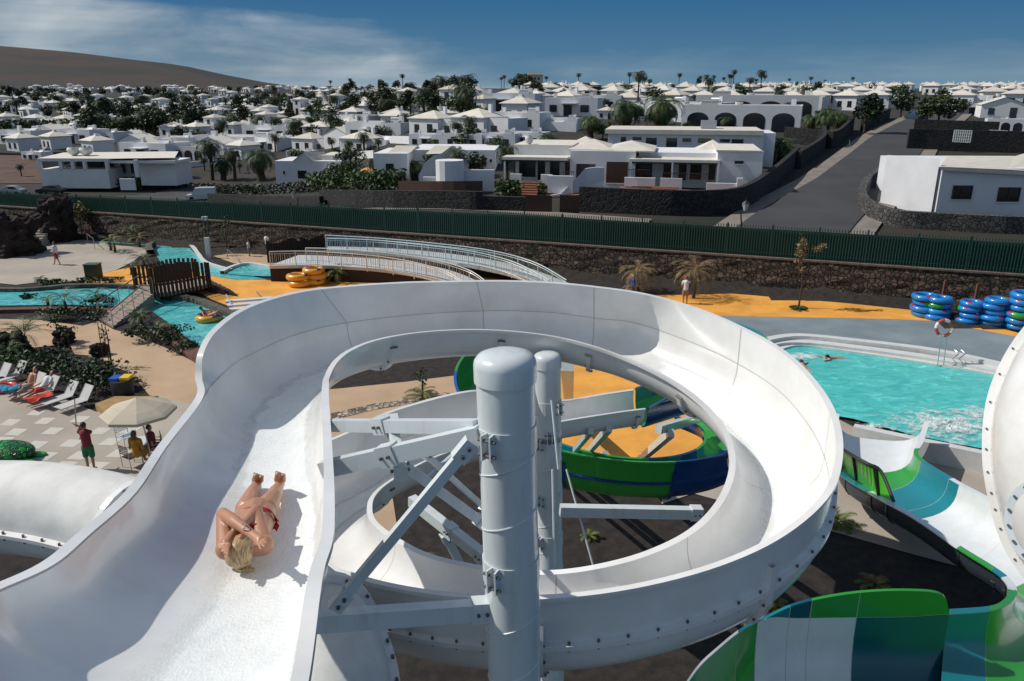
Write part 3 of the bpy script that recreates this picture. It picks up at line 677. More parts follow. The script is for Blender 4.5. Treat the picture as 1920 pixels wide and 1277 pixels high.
A2,S2,B2,_=flume(raft,RS,.85,bs2,mk,[GRN,TEAL,NAVY,WH2,mat('dark_gelcoat',(.03,.04,.05),.4)],8,flat=3.2,lip=.17)
flanges(raft,A2,S2,B2,.85,[int(x*8) for x in bs2[1:-1]],mat('dark_gelcoat',(.03,.04,.05),.4),flat=3.2,side=False,w=.02)
# high near wall of the raft slide (green screen with dark stays)
P0=[(1566,880,1.4),(1577,878,1.4),(1606,899,1.6),(1635,921,1.75),(1660,934,1.86),(1677,943,1.93)]
P1=[(1560,832,2.55),(1570,836,2.55),(1600,855,2.6),(1628,870,2.6),(1652,884,2.5),(1676,941,1.95)]
scr=MB(); lo=cat([G(*p) for p in P0],4); hi=cat([G(*p) for p in P1],4); scr.grid([[a,b,b+Vector((.04,.04,0)),a+Vector((.04,.04,0))] for a,b in zip(lo,hi)]); scr.build('splash_screen',mat('bright_green_panel',(.07,.42,.03),.35,coat=.4),raft)
fr=MB(); fr.tube(hi,.045,6); fr.tube([lo[8],hi[8]],.05,6); fr.tube([lo[14],hi[14]],.06,6); fr.build('screen_frame',mat('black_trim',(.01,.015,.012),.5),raft,smooth=True)
# upper part of the raft slide, sweeping in from under the white loop at lower right
up_=thing('raft_slide','wide raft slide bowl with teal, white and green patches curving across the lower right corner','water slide',G(1500,1250,0))
US=[prs((1860,1470),(1780,1152),3.40,3.40),prs((1835,1474),(1766,1116),3.42,3.85,.42),prs((1740,1480),(1700,1108),3.5,4.05,.55),prs((1640,1500),(1600,1113),3.6,4.1,.5),prs((1560,1530),(1500,1132),3.75,4.05,.3),prs((1500,1560),(1440,1158),3.85,3.87),prs((1440,1600),(1390,1183),3.95,3.95),prs((1390,1680),(1345,1219),4.1,4.1),prs((1360,1760),(1308,1255),4.2,4.2),prs((1340,1880),(1275,1310),4.35,4.35),prs((1320,2000),(1255,1390),4.5,4.5)]
US=[(a,s,b) for a,s,b in US]
def mk2(k,j):
    rim=(1,3,3,3,0,0,0); hi_=(0,0,2,1,1,3,0)
    tr=(2,3,3,3,0,0,0)
    return hi_[k] if j>=14 else tr[k] if j>=1 else rim[k]
bs3=[0,2.9,3.8,4.3,5.4,6.2,9,10]
A3,S3,B3,_=flume(up_,US,1.3,bs3,mk2,[GRN,TEAL,mat('deep_teal_gelcoat',(.004,.09,.12),.25,coat=.5),WH2],8,flat=2.6)
flanges(up_,A3,S3,B3,1.3,[int(x*8) for x in bs3[1:-1]],WH2,flat=2.6,side=False)
# far right: white flume bulging into frame
wr=thing('tube_slide','bolted white flume wall bulging in from the right edge above the raft slide','water slide',D(1960,840,13))
P=cat([D(x,y,d) for x,y,d in ((2220,600,12.5),(2085,672,12.2),(2026,760,12.0),(2016,850,11.8),(2030,930,11.6),(2060,1000,11.4),(2140,1060,11.2))],8)
m=MB(); m.tube(P,1.1,32,caps=False); m.build('tube',WH,wr,smooth=True)
rows=[];bo=[]
for i in range(len(P)):
    d=(P[min(i+1,len(P)-1)]-P[max(i-1,0)]).normalized(); v=(P[i]-Vector((0,0,H))).normalized(); x=d.cross(v).normalized(); x=x if x.x<0 else -x
    c=P[i]+x*1.09; rows.append([c+v*.03,c+x*.13+v*.02,c+x*.13-v*.02,c-v*.03])
    if i%3==0: q=c+x*.07; bo.append((q-v*.05,q+v*.04,.017))
f=MB().grid(rows).build('flange',WH,wr,smooth=False); bolts(bo,f)
m=MB(); bo=[]; cpt=D(1958,985,10.7); v=(cpt-Vector((0,0,H))).normalized(); x=Vector((1,0,0)); z=x.cross(v).normalized(); x=v.cross(z).normalized()
rg=lambda r,e:[cpt+v*e+(x*cos(2*pi*k/32)*r*.75+z*sin(2*pi*k/32)*r) for k in range(32)]
m.grid([rg(.50,0),rg(.50,-.06),rg(.62,-.06),rg(.62,0)],cv=True); f=m.build('end_flange',WST,wr,smooth=True)
for k in range(0,32,2): q=cpt+v*-.07+(x*cos(2*pi*k/32)*.56*.75+z*sin(2*pi*k/32)*.56); bo.append((q,q-v*.03,.02))
bolts(bo,f)
# ---------------- park wall and fence ----------------
LD=Vector((1,-.36,0)).normalized(); LN=Vector((LD.y*-1,LD.x,0))   # along the wall, and away from the camera
def WL(x,z=0,off=0): return Vector((x,54.3-.36*x,z))+LN*off
rnd=random.Random(5)
wall=thing('stone_wall','brown rubble retaining wall along the back of the park under the green fence','wall',WL(10))
b=MB(); rows=[]
xs=[-75+.8*i for i in range(150)]
for x in xs:
    rows.append([WL(x,0,-.22),WL(x,2.2,0)])
nr=[]
for a,c in rows: nr.append([a.lerp(c,k/8)+LN*(-.10*rnd.random()) for k in range(8)]+[c,WL(0)*0+c+LN*.45,c+LN*.45-Vector((0,0,1.5))])
b.grid(nr); b.build('stonework',BROWNW,wall)
b=MB(); b.grid([[WL(x,2.16,-.1),WL(x,2.27,-.1),WL(x,2.27,.5),WL(x,2.16,.5)] for x in (-75,46)]); b.build('coping',mat('mortar_coping',(.17,.125,.10),.9,var=.3),wall)
fence=thing('fence','long dark green palisade fence backed with green mesh on top of the rubble wall','fence',WL(10,2.27))
FG=mat('fence_green',(.012,.062,.045),.6); FM=mat('fence_mesh',(.006,.040,.030),.85,var=.25,vs_=.6)
fh=lambda x: 1.95 if x>0 else max(1.25,1.95+x*.016)
b=MB(); b.grid([[WL(x,2.28,.24),WL(x,2.2+fh(x)*.93,.24)] for x in xs]); b.build('green_mesh',FM,fence)
b=MB()
x=-72.
while x<45:
    p=WL(x,2.28+fh(x)/2,.16); b.box(p,(.055,.03,fh(x)),math.atan2(LD.y,LD.x)); x+=.155
b.build('pales',FG,fence)
x=-72.; k=0
while x<45:
    h=fh(x)+.08; MB().box(WL(x,2.28+h/2,.2),(.09,.09,h)).build('fence_post',FG,fence); x+=2.6
b=MB()
for f in (.12,.85): b.grid([[WL(x,2.28+fh(x)*f-.03,.17),WL(x,2.28+fh(x)*f+.03,.17)] for x in xs])
b.build('rail',FG,fence)
# lapilli bank at the foot of the wall
b=MB(); b.grid([[WL(x,.42,-.12),WL(x,.34,-.5),WL(x,.14,-.9-rnd.random()*.2),WL(x,.012,-1.4)] for x in xs]); struct(b.build('gravel_bank',LAPILLI,smooth=True))
# ---------------- curved ramps ----------------
def railing(parent,px,hgt=1.0,col=None,sp=.13,kick=True):
    "px: (x, y_of_top_rail, z_of_deck)"
    P=cat([G(x,y,z+hgt) for x,y,z in px],8); m=MB(); m.tube(P,.035,6); m.tube([p-Vector((0,0,hgt*.14)) for p in P],.02,5); m.tube([p-Vector((0,0,hgt*.88)) for p in P],.02,5)
    r=m.build('railing',col or WST,parent,smooth=True)
    pb=MB(); acc=0; acc2=9
    for a,c in zip(P,P[1:]):
        l=(c-a).length; s=0
        while s<l:
            p=a.lerp(c,s/l); pb.b2(p.x-.009,p.x+.009,p.y-.009,p.y+.009,p.z-hgt*.88,p.z-hgt*.14); s+=sp
    pb.build('balusters',col or WST,r)
    acc=1.5
    for a,c in zip(P,P[1:]):
        acc+=(c-a).length
        if acc>1.5:
            acc=0; MB().tube([a,a-Vector((0,0,hgt+.12))],.032,6).build('post',col or WST,r)
    return P
def ramp(label,front,back,z0,under=None):
    o=thing('footbridge',label,'ramp',G(front[0][0],front[0][1],0),'curved white ramps beyond the slide')
    Pf=cat([G(x,y,z) for x,y,z in front],8); Pb=cat([G(x,y,z) for x,y,z in back],8); n_=min(len(Pf),len(Pb))
    m=MB(); m.grid([[a-Vector((0,0,.22)),a,c,c-Vector((0,0,.22))] for a,c in zip([Pf[int(i*(len(Pf)-1)/(n_-1))] for i in range(n_)],[Pb[int(i*(len(Pb)-1)/(n_-1))] for i in range(n_)])]); m.build('deck',mat('ramp_deck',(.55,.57,.58),.6,var=.08),o,smooth=False)
    if under:
        m=MB(); q=[p for p in Pf if p.x<under]; m.grid([[p-Vector((0,0,.2))+Vector((0,.06,0)),Vector((p.x,p.y+.06,0))] for p in q]); m.build('timber_skirt',mat('dark_brown_timber',(.030,.017,.012),.8,var=.3,vs_=4),o)
    return o
CREAM=mat('cream_steel',(.62,.58,.50),.4)
r1=ramp('nearer curved ramp with cream railings behind the stacked yellow rings',[(505,498,1.15),(573,497,1.15),(660,500,1.12),(728,506,.95),(790,516,.7),(840,530,.35),(870,548,.05)],[(560,478,1.15),(600,479,1.15),(690,484,1.12),(766,491,.95),(830,503,.7),(880,520,.35),(915,540,.05)],1.15,under=-5)
railing(r1,[(505,472,1.15),(573,471,1.15),(660,476,1.12),(728,483,.95),(790,495,.7),(840,511,.35),(870,530,.05)],col=CREAM)
railing(r1,[(573,465,1.15),(615,466,1.15),(690,471,1.12),(766,479,.95),(828,490,.7),(880,507,.35),(908,525,.05)])
r2=ramp('farther and longer curved ramp with pale blue railings near the rubble wall',[(613,468,1.3),(700,472,1.3),(791,481,1.25),(878,496,1.1),(960,514,.75),(1030,540,.3)],[(613,462,1.3),(700,464,1.3),(791,470,1.25),(890,482,1.1),(985,501,.75),(1070,532,.3)],1.3,under=None)
railing(r2,[(613,447,1.3),(700,450,1.3),(791,459,1.25),(878,470,1.1),(960,490,.75),(1030,525,.3)],col=mat('pale_blue_steel',(.48,.62,.66),.35))
railing(r2,[(610,441,1.3),(700,446,1.3),(803,455,1.25),(916,469,1.1),(1000,491,.75),(1062,525,.3)],col=MT['pale_blue_steel'])
# brown timber palisade at the head of the ramps
pal=thing('timber_palisade','dark brown timber stockade at the head of the curved ramps','palisade',V(560,480,58))
b=MB()
for i in range(38):
    x=503+i*4.9; yt=450+5*sin(i*.5)+rnd.random()*3 -(8 if 12<i<22 else 0); p=V(x,478,57+.03*i); t=V(x,yt,57+.03*i); b.b2(p.x-.085,p.x+.085,p.y-.06,p.y+.06,0,t.z)
b.build('stakes',MT['dark_brown_timber'],pal)
# ---------------- picket bridge ----------------
br=thing('footbridge','small arched brown picket bridge with steps over the lazy river','bridge',G(330,590,0))
DK=mat('bridge_deck',(.30,.24,.20),.85,var=.2); 
nb=[(285,549,45),(310,548,45.6),(340,543,46.4),(368,537,47.2),(394,531,48)]; fb=[(253,535,47.6),(280,533,48.2),(310,529,49),(340,524,49.8),(370,519,50.5)]
Pn=cat([V(*p) for p in nb],6); Pf=cat([V(*p) for p in fb],6)
m=MB(); m.grid([[a-Vector((0,0,.25)),a,c,c-Vector((0,0,.25))] for a,c in zip(Pn,Pf)]); m.build('deck',DK,br)
def pickets(P,tops,name):
    n_=len(P)
    cnt=17
    for i in range(cnt):
        f=i/(cnt-1)*(n_-1); k=min(int(f),n_-2); p=P[k].lerp(P[k+1],f-k)
        u=960+(p.x/(p.y*CT+(H-p.z)*ST))*F; yt=interp(tops,u); t=V(u,yt+rnd.random()*3,p.y)
        MB().b2(p.x-.075,p.x+.075,p.y-.04,p.y+.04,p.z-.25,t.z).build('picket',BRWN,br)
pickets(Pn,[(283,502),(300,497),(340,490),(370,489),(394,492)],'near'); pickets(Pf,[(250,500),(300,490),(330,483),(360,481),(375,484)],'far')
m=MB()
for P,dz in ((Pn,.5),(Pf,.5)): m.tube([p+Vector((0,0,dz)) for p in P],.05,5)
m.build('rail',BRWN,br)
# steps down to the sand plaza
a0,a1=V(262,548,46.3),V(288,550,45); e0,e1=G(186,600,0),G(213,616,0); ns=11
m=MB()
for i in range(ns):
    f0=i/ns; f1=(i+1)/ns; zt=lerp(a1.z,.12,(i+.5)/ns)
    P=[a0.lerp(e0,f0),a1.lerp(e1,f0),a1.lerp(e1,f1),a0.lerp(e0,f1)]; P=[Vector((p.x,p.y,zt)) for p in P]; Q=[Vector((p.x,p.y,0)) for p in P]
    m.face(P)
    for j in range(4): m.face([P[j],P[(j+1)%4],Q[(j+1)%4],Q[j]])
m.build('steps',DK,br)
for p,q in ((a0,e0),(a1,e1)):
    hh=Vector((0,0,1.0)); r=MB().tube([p+hh,q+hh],.035,6).build('handrail',mat('brown_rail',(.16,.09,.07),.6),br,smooth=True)
    for f in (0,.25,.5,.75,1): c_=p.lerp(q,f); MB().tube([c_+hh,c_],.025,5).build('post',GREY,r)
e2,e3=V(392,531,48),V(375,520,50.3); g2,g3=G(446,557,0),G(430,545,0)
m=MB()
for i in range(7):
    f0=i/7; f1=(i+1)/7; zt=lerp(e2.z,.1,(i+.5)/7); P=[e2.lerp(g2,f0),e3.lerp(g3,f0),e3.lerp(g3,f1),e2.lerp(g2,f1)]; P=[Vector((p.x,p.y,zt)) for p in P]; m.face(P)
    Q=[Vector((p.x,p.y,0)) for p in P]
    for j in range(4): m.face([P[j],P[(j+1)%4],Q[(j+1)%4],Q[j]])
m.build('steps',MT['dark_brown_timber'],br)
# ---------------- rock towers ----------------
def rock(name,label,cx,cy,base_y,w,h,seed,dep=3):
    from mathutils import noise
    c=G(cx,base_y,0); m=MB(); rows=[]
    for i in range(22):
        t=i/21; row=[]
        for k in range(30):
            a=2*pi*k/30; p=Vector((cos(a),sin(a),0)); nz_=noise.fractal(Vector((cos(a)*1.6+seed,sin(a)*1.6,t*3.2)),.7,2.2,5)
            r=(1-.35*t**2)*(1+nz_*.45); zz=h*t+(nz_*.18*h if t>.7 else 0)
            if i==21: r*=.25
            row.append(Vector((c.x+cos(a)*w/2*r,c.y+dep/2+sin(a)*dep/2*r,max(0,zz))))
        rows.append(row)
    m.grid(rows,cv=True); m.face(rows[-1])
    o=m.build(name,mat('dark_lava_rock',(.030,.019,.015),.95,var=.5,vs_=2,bump=1,bs=2.5),smooth=False,origin=c); return tag(o,label,'rock')
rock('rock_tower','jagged dark rock at the far left edge beside the little stair',8,0,484,3.6,3.0,1)
rock('rock_tower','tall dark rock pillar right of the little stair by the upper plaza',92,0,458,3.0,3.7,9)
st=thing('staircase','small pale stair between the two dark rocks','stairs',G(60,465,0)); m=MB(); c=G(60,466,0)
for i in range(8): m.b2(c.x-.5,c.x+.4,c.y+i*.3,c.y+i*.3+.3,0,.16*(i+1))
m.build('steps',PLAZA,st)
# bin box on upper plaza
def litter_box(px,py,label,w=1.0,h=1.15,m_=None):
    c=G(px,py,0); o=thing('litter_bin',label,'bin',c); b=MB(); b.box(c+Vector((0,0,h/2)),(w,w*.75,h)); b.build('bin_body',m_ or mat('dark_green_box',(.018,.035,.026),.6),o)
    b=MB(); b.box(c+Vector((0,0,h+.03)),(w*1.06,w*.82,.07)); b.build('lid',mat('box_top',(.05,.085,.06),.6),o); return o
litter_box(177,521,'dark green box bin alone on the upper plaza',.9,.95)
o=thing('litter_bin','dark recycling bin with one blue and one yellow lid by the planting bed','bin',G(233,747,0)); c=G(233,747,0)
MB().lathe(c,[(.36,0),(.42,.1),(.45,.8),(.43,.86),(.0,.86)],14).build('bin_body',mat('bin_dark',(.018,.018,.02),.6),o,smooth=True)
MB().box(c+Vector((-.22,0,.92)),(.36,.5,.12)).build('lid',mat('lid_blue',(.01,.08,.45),.4),o); MB().box(c+Vector((.20,.05,.94)),(.38,.5,.12)).build('lid',mat('lid_yellow',(.75,.48,.01),.4),o)
# timber platform in front of bin
b=MB(); P=[G(178,757,.3),G(215,743,.3),G(297,742,.3),G(255,752,.3),G(196,771,.3)]; b.face(P)
for i in range(5): b.face([P[i],P[(i+1)%5],P[(i+1)%5]-Vector((0,0,.28)),P[i]-Vector((0,0,.28))])
tag(b.build('low_platform',mat('ochre_timber',(.36,.22,.09),.8,var=.2)),'low ochre platform edge in front of the blue and yellow lidded bin','platform')
# ---------------- loungers ----------------
def lounger(c,ang,label,back=.95,full=True):
    o=thing('sun_lounger',label,'sun lounger',c,'sun loungers at the edge of the left planting bed')
    M=Matrix.Rotation(ang,3,'Z')*.84; tr=lambda x,y,z: c+M@Vector((x,y,z))
    sm=mat('lounger_sling',(.50,.49,.47),.8,var=.1,vs_=5)
    m=MB(); m.grid([[tr(-.32,y,.38),tr(.32,y,.38)] for y in (-.95,-.3,.35)]+[],m=0); m.grid([[tr(-.32,y,.35),tr(.32,y,.35)] for y in (-.95,-.3,.35)]); m.build('seat',sm,o)
    m=MB(); q=[(tr(-.32,.35,.38),tr(.32,.35,.38)),(tr(-.32,.35+.75*cos(back),.38+.75*sin(back)),tr(.32,.35+.75*cos(back),.38+.75*sin(back)))]; m.grid([list(r) for r in q]); m.grid([[p-Vector((0,0,.03)) for p in r] for r in q]); m.build('backrest',sm,o)
    for s in (-1,1):
        m=MB(); m.tube([tr(s*.34,-.97,.37),tr(s*.34,.35,.37),tr(s*.34,.35+.77*cos(back),.37+.77*sin(back))],.018,6); m.build('frame',GREY,o,smooth=True)
        for y in (-.7,.3): MB().tube([tr(s*.34,y,.37),tr(s*.36,y+.08,0)],.016,5).build('leg',GREY,o)
    return o
lounger(G(-6,722,0),R(-28),'lounger at the left edge with blue towel beside a red ring')
lounger(G(24,717,0),R(-28),'lounger with blue clothes draped on the seat, second from the left')
lounger(G(58,741,0),R(-30),'lounger where the person in grey shorts sits, near the red towel')
lounger(G(83,747,0),R(-32),'lounger under the person with the orange red towel')
lounger(G(118,758,0),R(-30),'empty lounger left of the last one, in front of the bushes')
lounger(G(146,766,0),R(-30),'empty lounger nearest the parasol, last of the row')
b=MB(); c=G(14,730,.5); 
for i in range(9): b.ball(c+Vector((rnd.uniform(-.35,.35),rnd.uniform(-.25,.25),rnd.uniform(-.03,.12))),rnd.uniform(.10,.18),5,sc=(1.2,1,.6))
tag(b.build('towel',mat('blue_towel',(.03,.22,.36),.9),smooth=True),'rumpled blue towel heaped on a lounger at the left edge','towel')
def cloth(px,py,z,w,l,ang,m_,label,name='towel'):
    c=G(px,py,z); M=Matrix.Rotation(ang,3,'Z'); rows=[[c+M@Vector(((i/6-.5)*w,(j/6-.5)*l,.05*sin(i*1.7+j)+.04*cos(j*2.1)-(.16*abs(i/6-.5)))) for i in range(7)] for j in range(7)]
    rows2=[[p-Vector((0,0,.02)) for p in r] for r in rows]; b=MB(); b.grid(rows); b.grid(rows2); return tag(b.build(name,m_,smooth=True),label,name)
cloth(70,742,.52,.6,1.0,R(-35),mat('orange_red_towel',(.55,.06,.03),.9),'orange red towel spread over the legs of the seated bather')
def ringtube(px,py,z,R_,r,m_,label,grp=None,name='swim_ring',M=None,mats=None,mf=None):
    c=G(px,py,z); b=MB(); b.torus(c,R_,r,28,10,M=M,mf=mf); return tag(b.build(name,mats or m_,smooth=True,origin=c),label,'swim ring',grp)
ringtube(8,727,.16,.42,.13,mat('red_vinyl',(.55,.015,.012),.3,coat=.5),'glossy red swim ring lying on the plaza at the left edge')
# ---------------- turtle ----------------
o=thing('inflatable_turtle','green inflatable turtle with patterned shell beside the white tube','pool toy',G(22,862,0)); c=G(22,862,0)
m=MB(); m.ball(c+Vector((-.15,0,.32)),1.0,14,sc=(1.0,.62,.36)); m.build('shell',vor('turtle_green',(.01,.13,.03),(.02,.32,.06),(.006,.06,.02),6,rough=.3,bump=.8),o,smooth=True)
TG=mat('turtle_skin',(.05,.36,.06),.35,coat=.4)
for x,y,s in ((.80,.25,.24),(.66,-.38,.30),(-.7,-.6,.3),(-.7,.6,.26)): MB().ball(c+Vector((x,y,.10)),s,8,sc=(1.35,.75,.35)).build('flipper',TG,o,smooth=True)
MB().ball(c+Vector((-1.25,.1,.36)),.28,8,sc=(1.2,.9,.8)).build('head',TG,o,smooth=True)
# ---------------- parasol, table, chairs ----------------
pb=G(288,872,0); o=thing('parasol','big cream parasol by the start of the slide','parasol',pb)
P_=mat('parasol_canvas',(.50,.44,.34),.85,var=.07); top=Vector((pb.x-.28,pb.y+.1,2.5)); rr=1.22
MB().tube([pb,top],.028,8).build('pole',WST,o,smooth=True)
m=MB(); rows=[]
for f,z in ((.001,0),(.33,-.16),(.66,-.30),(.9,-.43),(1,-.5),(1.0,-.60),(.985,-.60),(.98,-.52),(.66,-.32),(.001,-.03)):
    rows.append([top+Vector((cos(2*pi*(k+.5)/8)*rr*f,sin(2*pi*(k+.5)/8)*rr*f,z)) for k in range(8)])
m.grid(rows,cv=True); m.build('canopy',P_,o)
m=MB()
for k in range(8):
    a=2*pi*(k+.5)/8; m.tube([top-Vector((0,0,.06)),top+Vector((cos(a)*rr*.97,sin(a)*rr*.97,-.52))],.012,4)
m.build('ribs',BRWN,o)
def wing(): return None
o=thing('table','small round cafe table under the cream parasol','table',G(262,868,0)); c=G(270,862,0)
m=MB(); m.lathe(c,[(.001,.73),(.42,.73),(.42,.70),(.001,.70)],18); m.build('tabletop',WST,o); 
for a in (0.3,1.9,3.5,5.1): MB().tube([c+Vector((cos(a)*.1,sin(a)*.1,.7)),c+Vector((cos(a)*.34,sin(a)*.34,0))],.014,5).build('leg',GREY,o)
def cafe_chair(c,ang,label,m_=None):
    o=thing('cafe_chair',label,'chair',c,'cafe chairs round the parasol table'); M=Matrix.Rotation(ang,3,'Z'); tr=lambda x,y,z:c+M@Vector((x,y,z))
    m=MB(); m.face([tr(-.23,-.22,.45),tr(.23,-.22,.45),tr(.23,.22,.45),tr(-.23,.22,.45)]); m.face([tr(-.23,-.22,.43),tr(.23,-.22,.43),tr(.23,.22,.43),tr(-.23,.22,.43)]); m.build('seat',m_ or WST,o)
    m=MB()
    for k in range(5): m.box(tr(0,.26,.6+k*.07),(.44,.02,.035),ang)
    m.build('backrest',m_ or WST,o)
    for s in (-1,1):
        MB().tube([tr(s*.24,-.22,0),tr(s*.24,-.22,.65),tr(s*.24,.1,.68),tr(s*.24,.25,.66)],.014,5).build('armrest',GREY,o,smooth=True)
        MB().tube([tr(s*.24,.22,0),tr(s*.24,.27,.9)],.014,5).build('leg',GREY,o)
cafe_chair(G(240,838,0),R(60),'pale metal cafe chair left of the parasol table')
cafe_chair(G(250,876,0),R(150),'brown folding chair under the woman in yellow',BRWN)
cafe_chair(G(292,858,0),R(-60),'chair right of the parasol pole near the person in dark red',BRWN)
# ---------------- swim ring stacks ----------------
YEL=mat('yellow_vinyl',(.72,.33,.02),.3,coat=.5); RB=mat('ring_blue',(.012,.20,.56),.3,coat=.5); RG=mat('ring_green',(.02,.30,.05),.3,coat=.5); RR=mat('ring_red',(.40,.02,.05),.3,coat=.4)
def stack(px,py,n_,R_,r,kind,lab,grp):
    c=G(px,py,0)
    for i in range(n_):
        b=MB(); off=Vector((rnd.uniform(-.12,.12),rnd.uniform(-.08,.08),r+.02+i*r*1.9)); ph=rnd.randrange(24); tl=Matrix.Rotation(rnd.uniform(-.06,.06),3,'X')
        if kind=='y': mf=lambda a,j,ph=ph:1 if ((a+ph)%14<2 and 1<=j<=3) else 0; ms=[YEL,mat('ring_navy',(.015,.04,.20),.35)]
        else: mf=lambda a,j,ph=ph,i=i:(1 if (i==2 and (a+ph)%32<8) or (i==4 and (a+ph)%32<5) else 2 if ((a+ph)%12 in (6,7) and j in (1,2,3)) else 0); ms=[RB,RG,RR]
        b.torus(c+off,R_,r,32,12,M=tl,mf=mf); pos=('bottom','second from the bottom','third from the bottom','fourth from the bottom','fifth from the bottom','sixth from the bottom')[i] if i<n_-1 else 'topmost'
        tag(b.build('swim_ring',ms,smooth=True,origin=c+off),lab%pos,'swim ring',grp)
stack(562,536,2,.62,.21,'y','yellow swim ring, %s of the front pile on the left orange paving','yellow swim rings piled on the left paving')
stack(592,533,3,.55,.20,'y','yellow swim ring, %s of the taller pile beside the palm','yellow swim rings piled on the left paving')
g='blue swim rings stacked at the right edge'
stack(1730,592,4,.58,.17,'b','blue swim ring, %s of the leftmost pair of blue stacks, left pile',g)
stack(1754,597,4,.56,.17,'b','blue swim ring, %s of the second pile from the left',g)
stack(1813,605,4,.48,.165,'b','blue swim ring, %s of the third blue pile, by the brown post',g)
stack(1858,610,5,.50,.165,'b','blue swim ring, %s of the fourth blue pile, green patched',g)
stack(1908,617,6,.53,.18,'b','blue swim ring, %s of the tallest blue pile at the right edge',g)
for x,y,l in ((1762,588,'brown post sticking up out of the leftmost blue rings'),(1822,596,'brown post sticking up out of the third blue pile')):
    c=G(x,y,0); tag(MB().b2(c.x-.06,c.x+.06,c.y-.06,c.y+.06,0,2.0).build('wooden_post',mat('red_wood',(.16,.06,.04),.8)),l,'post')
# ---------------- lifebuoy stand ----------------
c=G(1764,684,.2); o=thing('lifebuoy_stand','red and white lifebuoy on a thin steel stand at the pool edge','lifebuoy stand',c)
tp=V(1770,628,c.y)
m=MB(); m.tube([c+Vector((-.14,0,-.2)),tp+Vector((-.12,0,0))],.022,6); m.tube([c+Vector((.14,0,-.2)),tp+Vector((.14,0,0))],.022,6); m.tube([c+Vector((-.14,0,-.2)),c+Vector((.14,0,-.2))],.022,6); m.build('stand',GREY,o,smooth=True)
rc=V(1770,615,c.y-.05); m=MB(); m.torus(rc,.36,.075,28,8,M=Matrix.Rotation(R(80),3,'X'),mf=lambda a,j:1 if (a%7)<4 else 0); m.build('lifebuoy',[mat('buoy_white',(.72,.70,.66),.5),mat('buoy_red',(.55,.07,.03),.5)],o,smooth=True)
o=thing('step_shadow_bars','thin steel grab rails beside the lifebuoy stand','pool rail',G(1795,680,.3))
for dx in (0,12):
    MB().tube([G(1790+dx,656,.9),G(1798+dx,663,.8),G(1786+dx,673,.6),G(1793+dx,680,.4),G(1783+dx,686,.2)],.025,6).build('handrail',GREY,o,smooth=True)  # not a rail: bar modelled along the zigzag shadow down the steps
# ---------------- lamps, speakers, small fittings ----------------
def lamp(px,py,pt,label,col=None,lantern=True,Y=None):
    c=G(px,py,0) if Y is None else V(px,py,Y); t=V(px,pt,c.y); o=thing('street_lamp',label,'lamp',c,'lantern lamps')
    m=MB(); m.tube([c,c+Vector((0,0,.8)),Vector((t.x,t.y,t.z-.45))],[.09,.06,.045],8); m.build('pole',mat('dark_green_iron',(.015,.022,.02),.5),o,smooth=True)
    if lantern:
        q=Vector((c.x,c.y,t.z-.45)); m=MB(); m.lathe(q,[(.08,0),(.12,.05),(.24,.46),(.24,.48)],6); m.build('lantern_glass',mat('lantern_glass',(.42,.43,.42),.3),o)
        m=MB(); m.lathe(q,[(.27,.48),(.14,.62),(.03,.70),(.03,.78),(.001,.80)],6); m.build('lantern_cap',MT['dark_green_iron'],o)
    else:
        q=Vector((c.x,c.y,t.z-.45)); m=MB(); m.box(q+Vector((0,0,.3)),(.42,.3,.3)); m.build('lamp_head',WST,o)
    return o
lamp(1390,475,383,'lantern street lamp behind the green fence where the main road meets the street',Y=50.5)
lamp(558,440,363,'tall dark lantern lamp in front of the fence above the head of the ramps')
lamp(462,448,392,'dark lamp post near the end of the sand path',lantern=False)
lamp(1372,524,464,'short dark post with a white floodlight against the rubble wall',lantern=False)
lamp(1797,575,508,'dark post with a white floodlight behind the blue ring piles',lantern=False)
lamp(391,468,406,'thin dark post beside the upper pool',lantern=False)
def pedestal(px,py,w,h,label):
    c=G(px,py,0); o=thing('speaker_pillar',label,'pillar',c,'low dark service pillars along the rubble wall'); MB().b2(c.x-w/2,c.x+w/2,c.y-w/2,c.y+w/2,0,h).build('pillar',mat('dark_render',(.045,.047,.05),.9),o); MB().b2(c.x-w*.4,c.x+w*.4,c.y-w*.4,c.y+w*.4,h,h+.28).build('white_box',mat('grey_box',(.45,.47,.47),.6),o)
pedestal(1080,508,.75,1.0,'dark service pillar with a pale box left of the big dried palm')
pedestal(1392,528,.7,.95,'dark service pillar with a pale box right of the floodlight post')
pedestal(488,447,.6,.8,'small service pillar with a pale box near the end of the sand path')
for x,y,l in ((1570,549,'small white ground spotlight on the black gravel near the orange paving'),(1062,509,'flat white ground light left of the service pillar')):
    c=G(x,y,.1); tag(MB().box(c,(.45,.3,.12)).build('ground_light',COPE),l,'light')
for x,y,l in ((430,572,'pale steps with white rails at the right end of the orange paving'),):
    o=thing('steps',l,'steps',G(460,575,0)); 
    for i in range(4): 
        c=G(468+i*3,577+i*4,0); MB().box(c+Vector((0,0,.5-i*.12)),(2.6,.45,.1),R(18)).build('tread',COPE,o)
    for a,b_ in (((424,546),(440,584)),((480,540),(500,568))): MB().tube([G(a[0],a[1]+6,.9),G(b_[0],b_[1],.1)],.04,6).build('handrail',COPE,o,smooth=True)
c=G(392,484,0); tag(MB().b2(c.x-.18,c.x+.18,c.y-.1,c.y+.1,0,1.6).build('info_board',COPE),'narrow white board standing by the bend of the upper pool','board')
for a,b_,l in (((178,468),(165,455),'thin handrail on the steps into the upper pool'),((452,510),(428,487),'thin handrail above the stepped spa pool')):
    tag(MB().tube([G(*a),G(*a)+Vector((0,0,.9)),G(*b_)+Vector((0,0,.8)),G(*b_)],.025,6).build('handrail',GREY,smooth=True),l,'handrail')
c=G(1490,617,0)
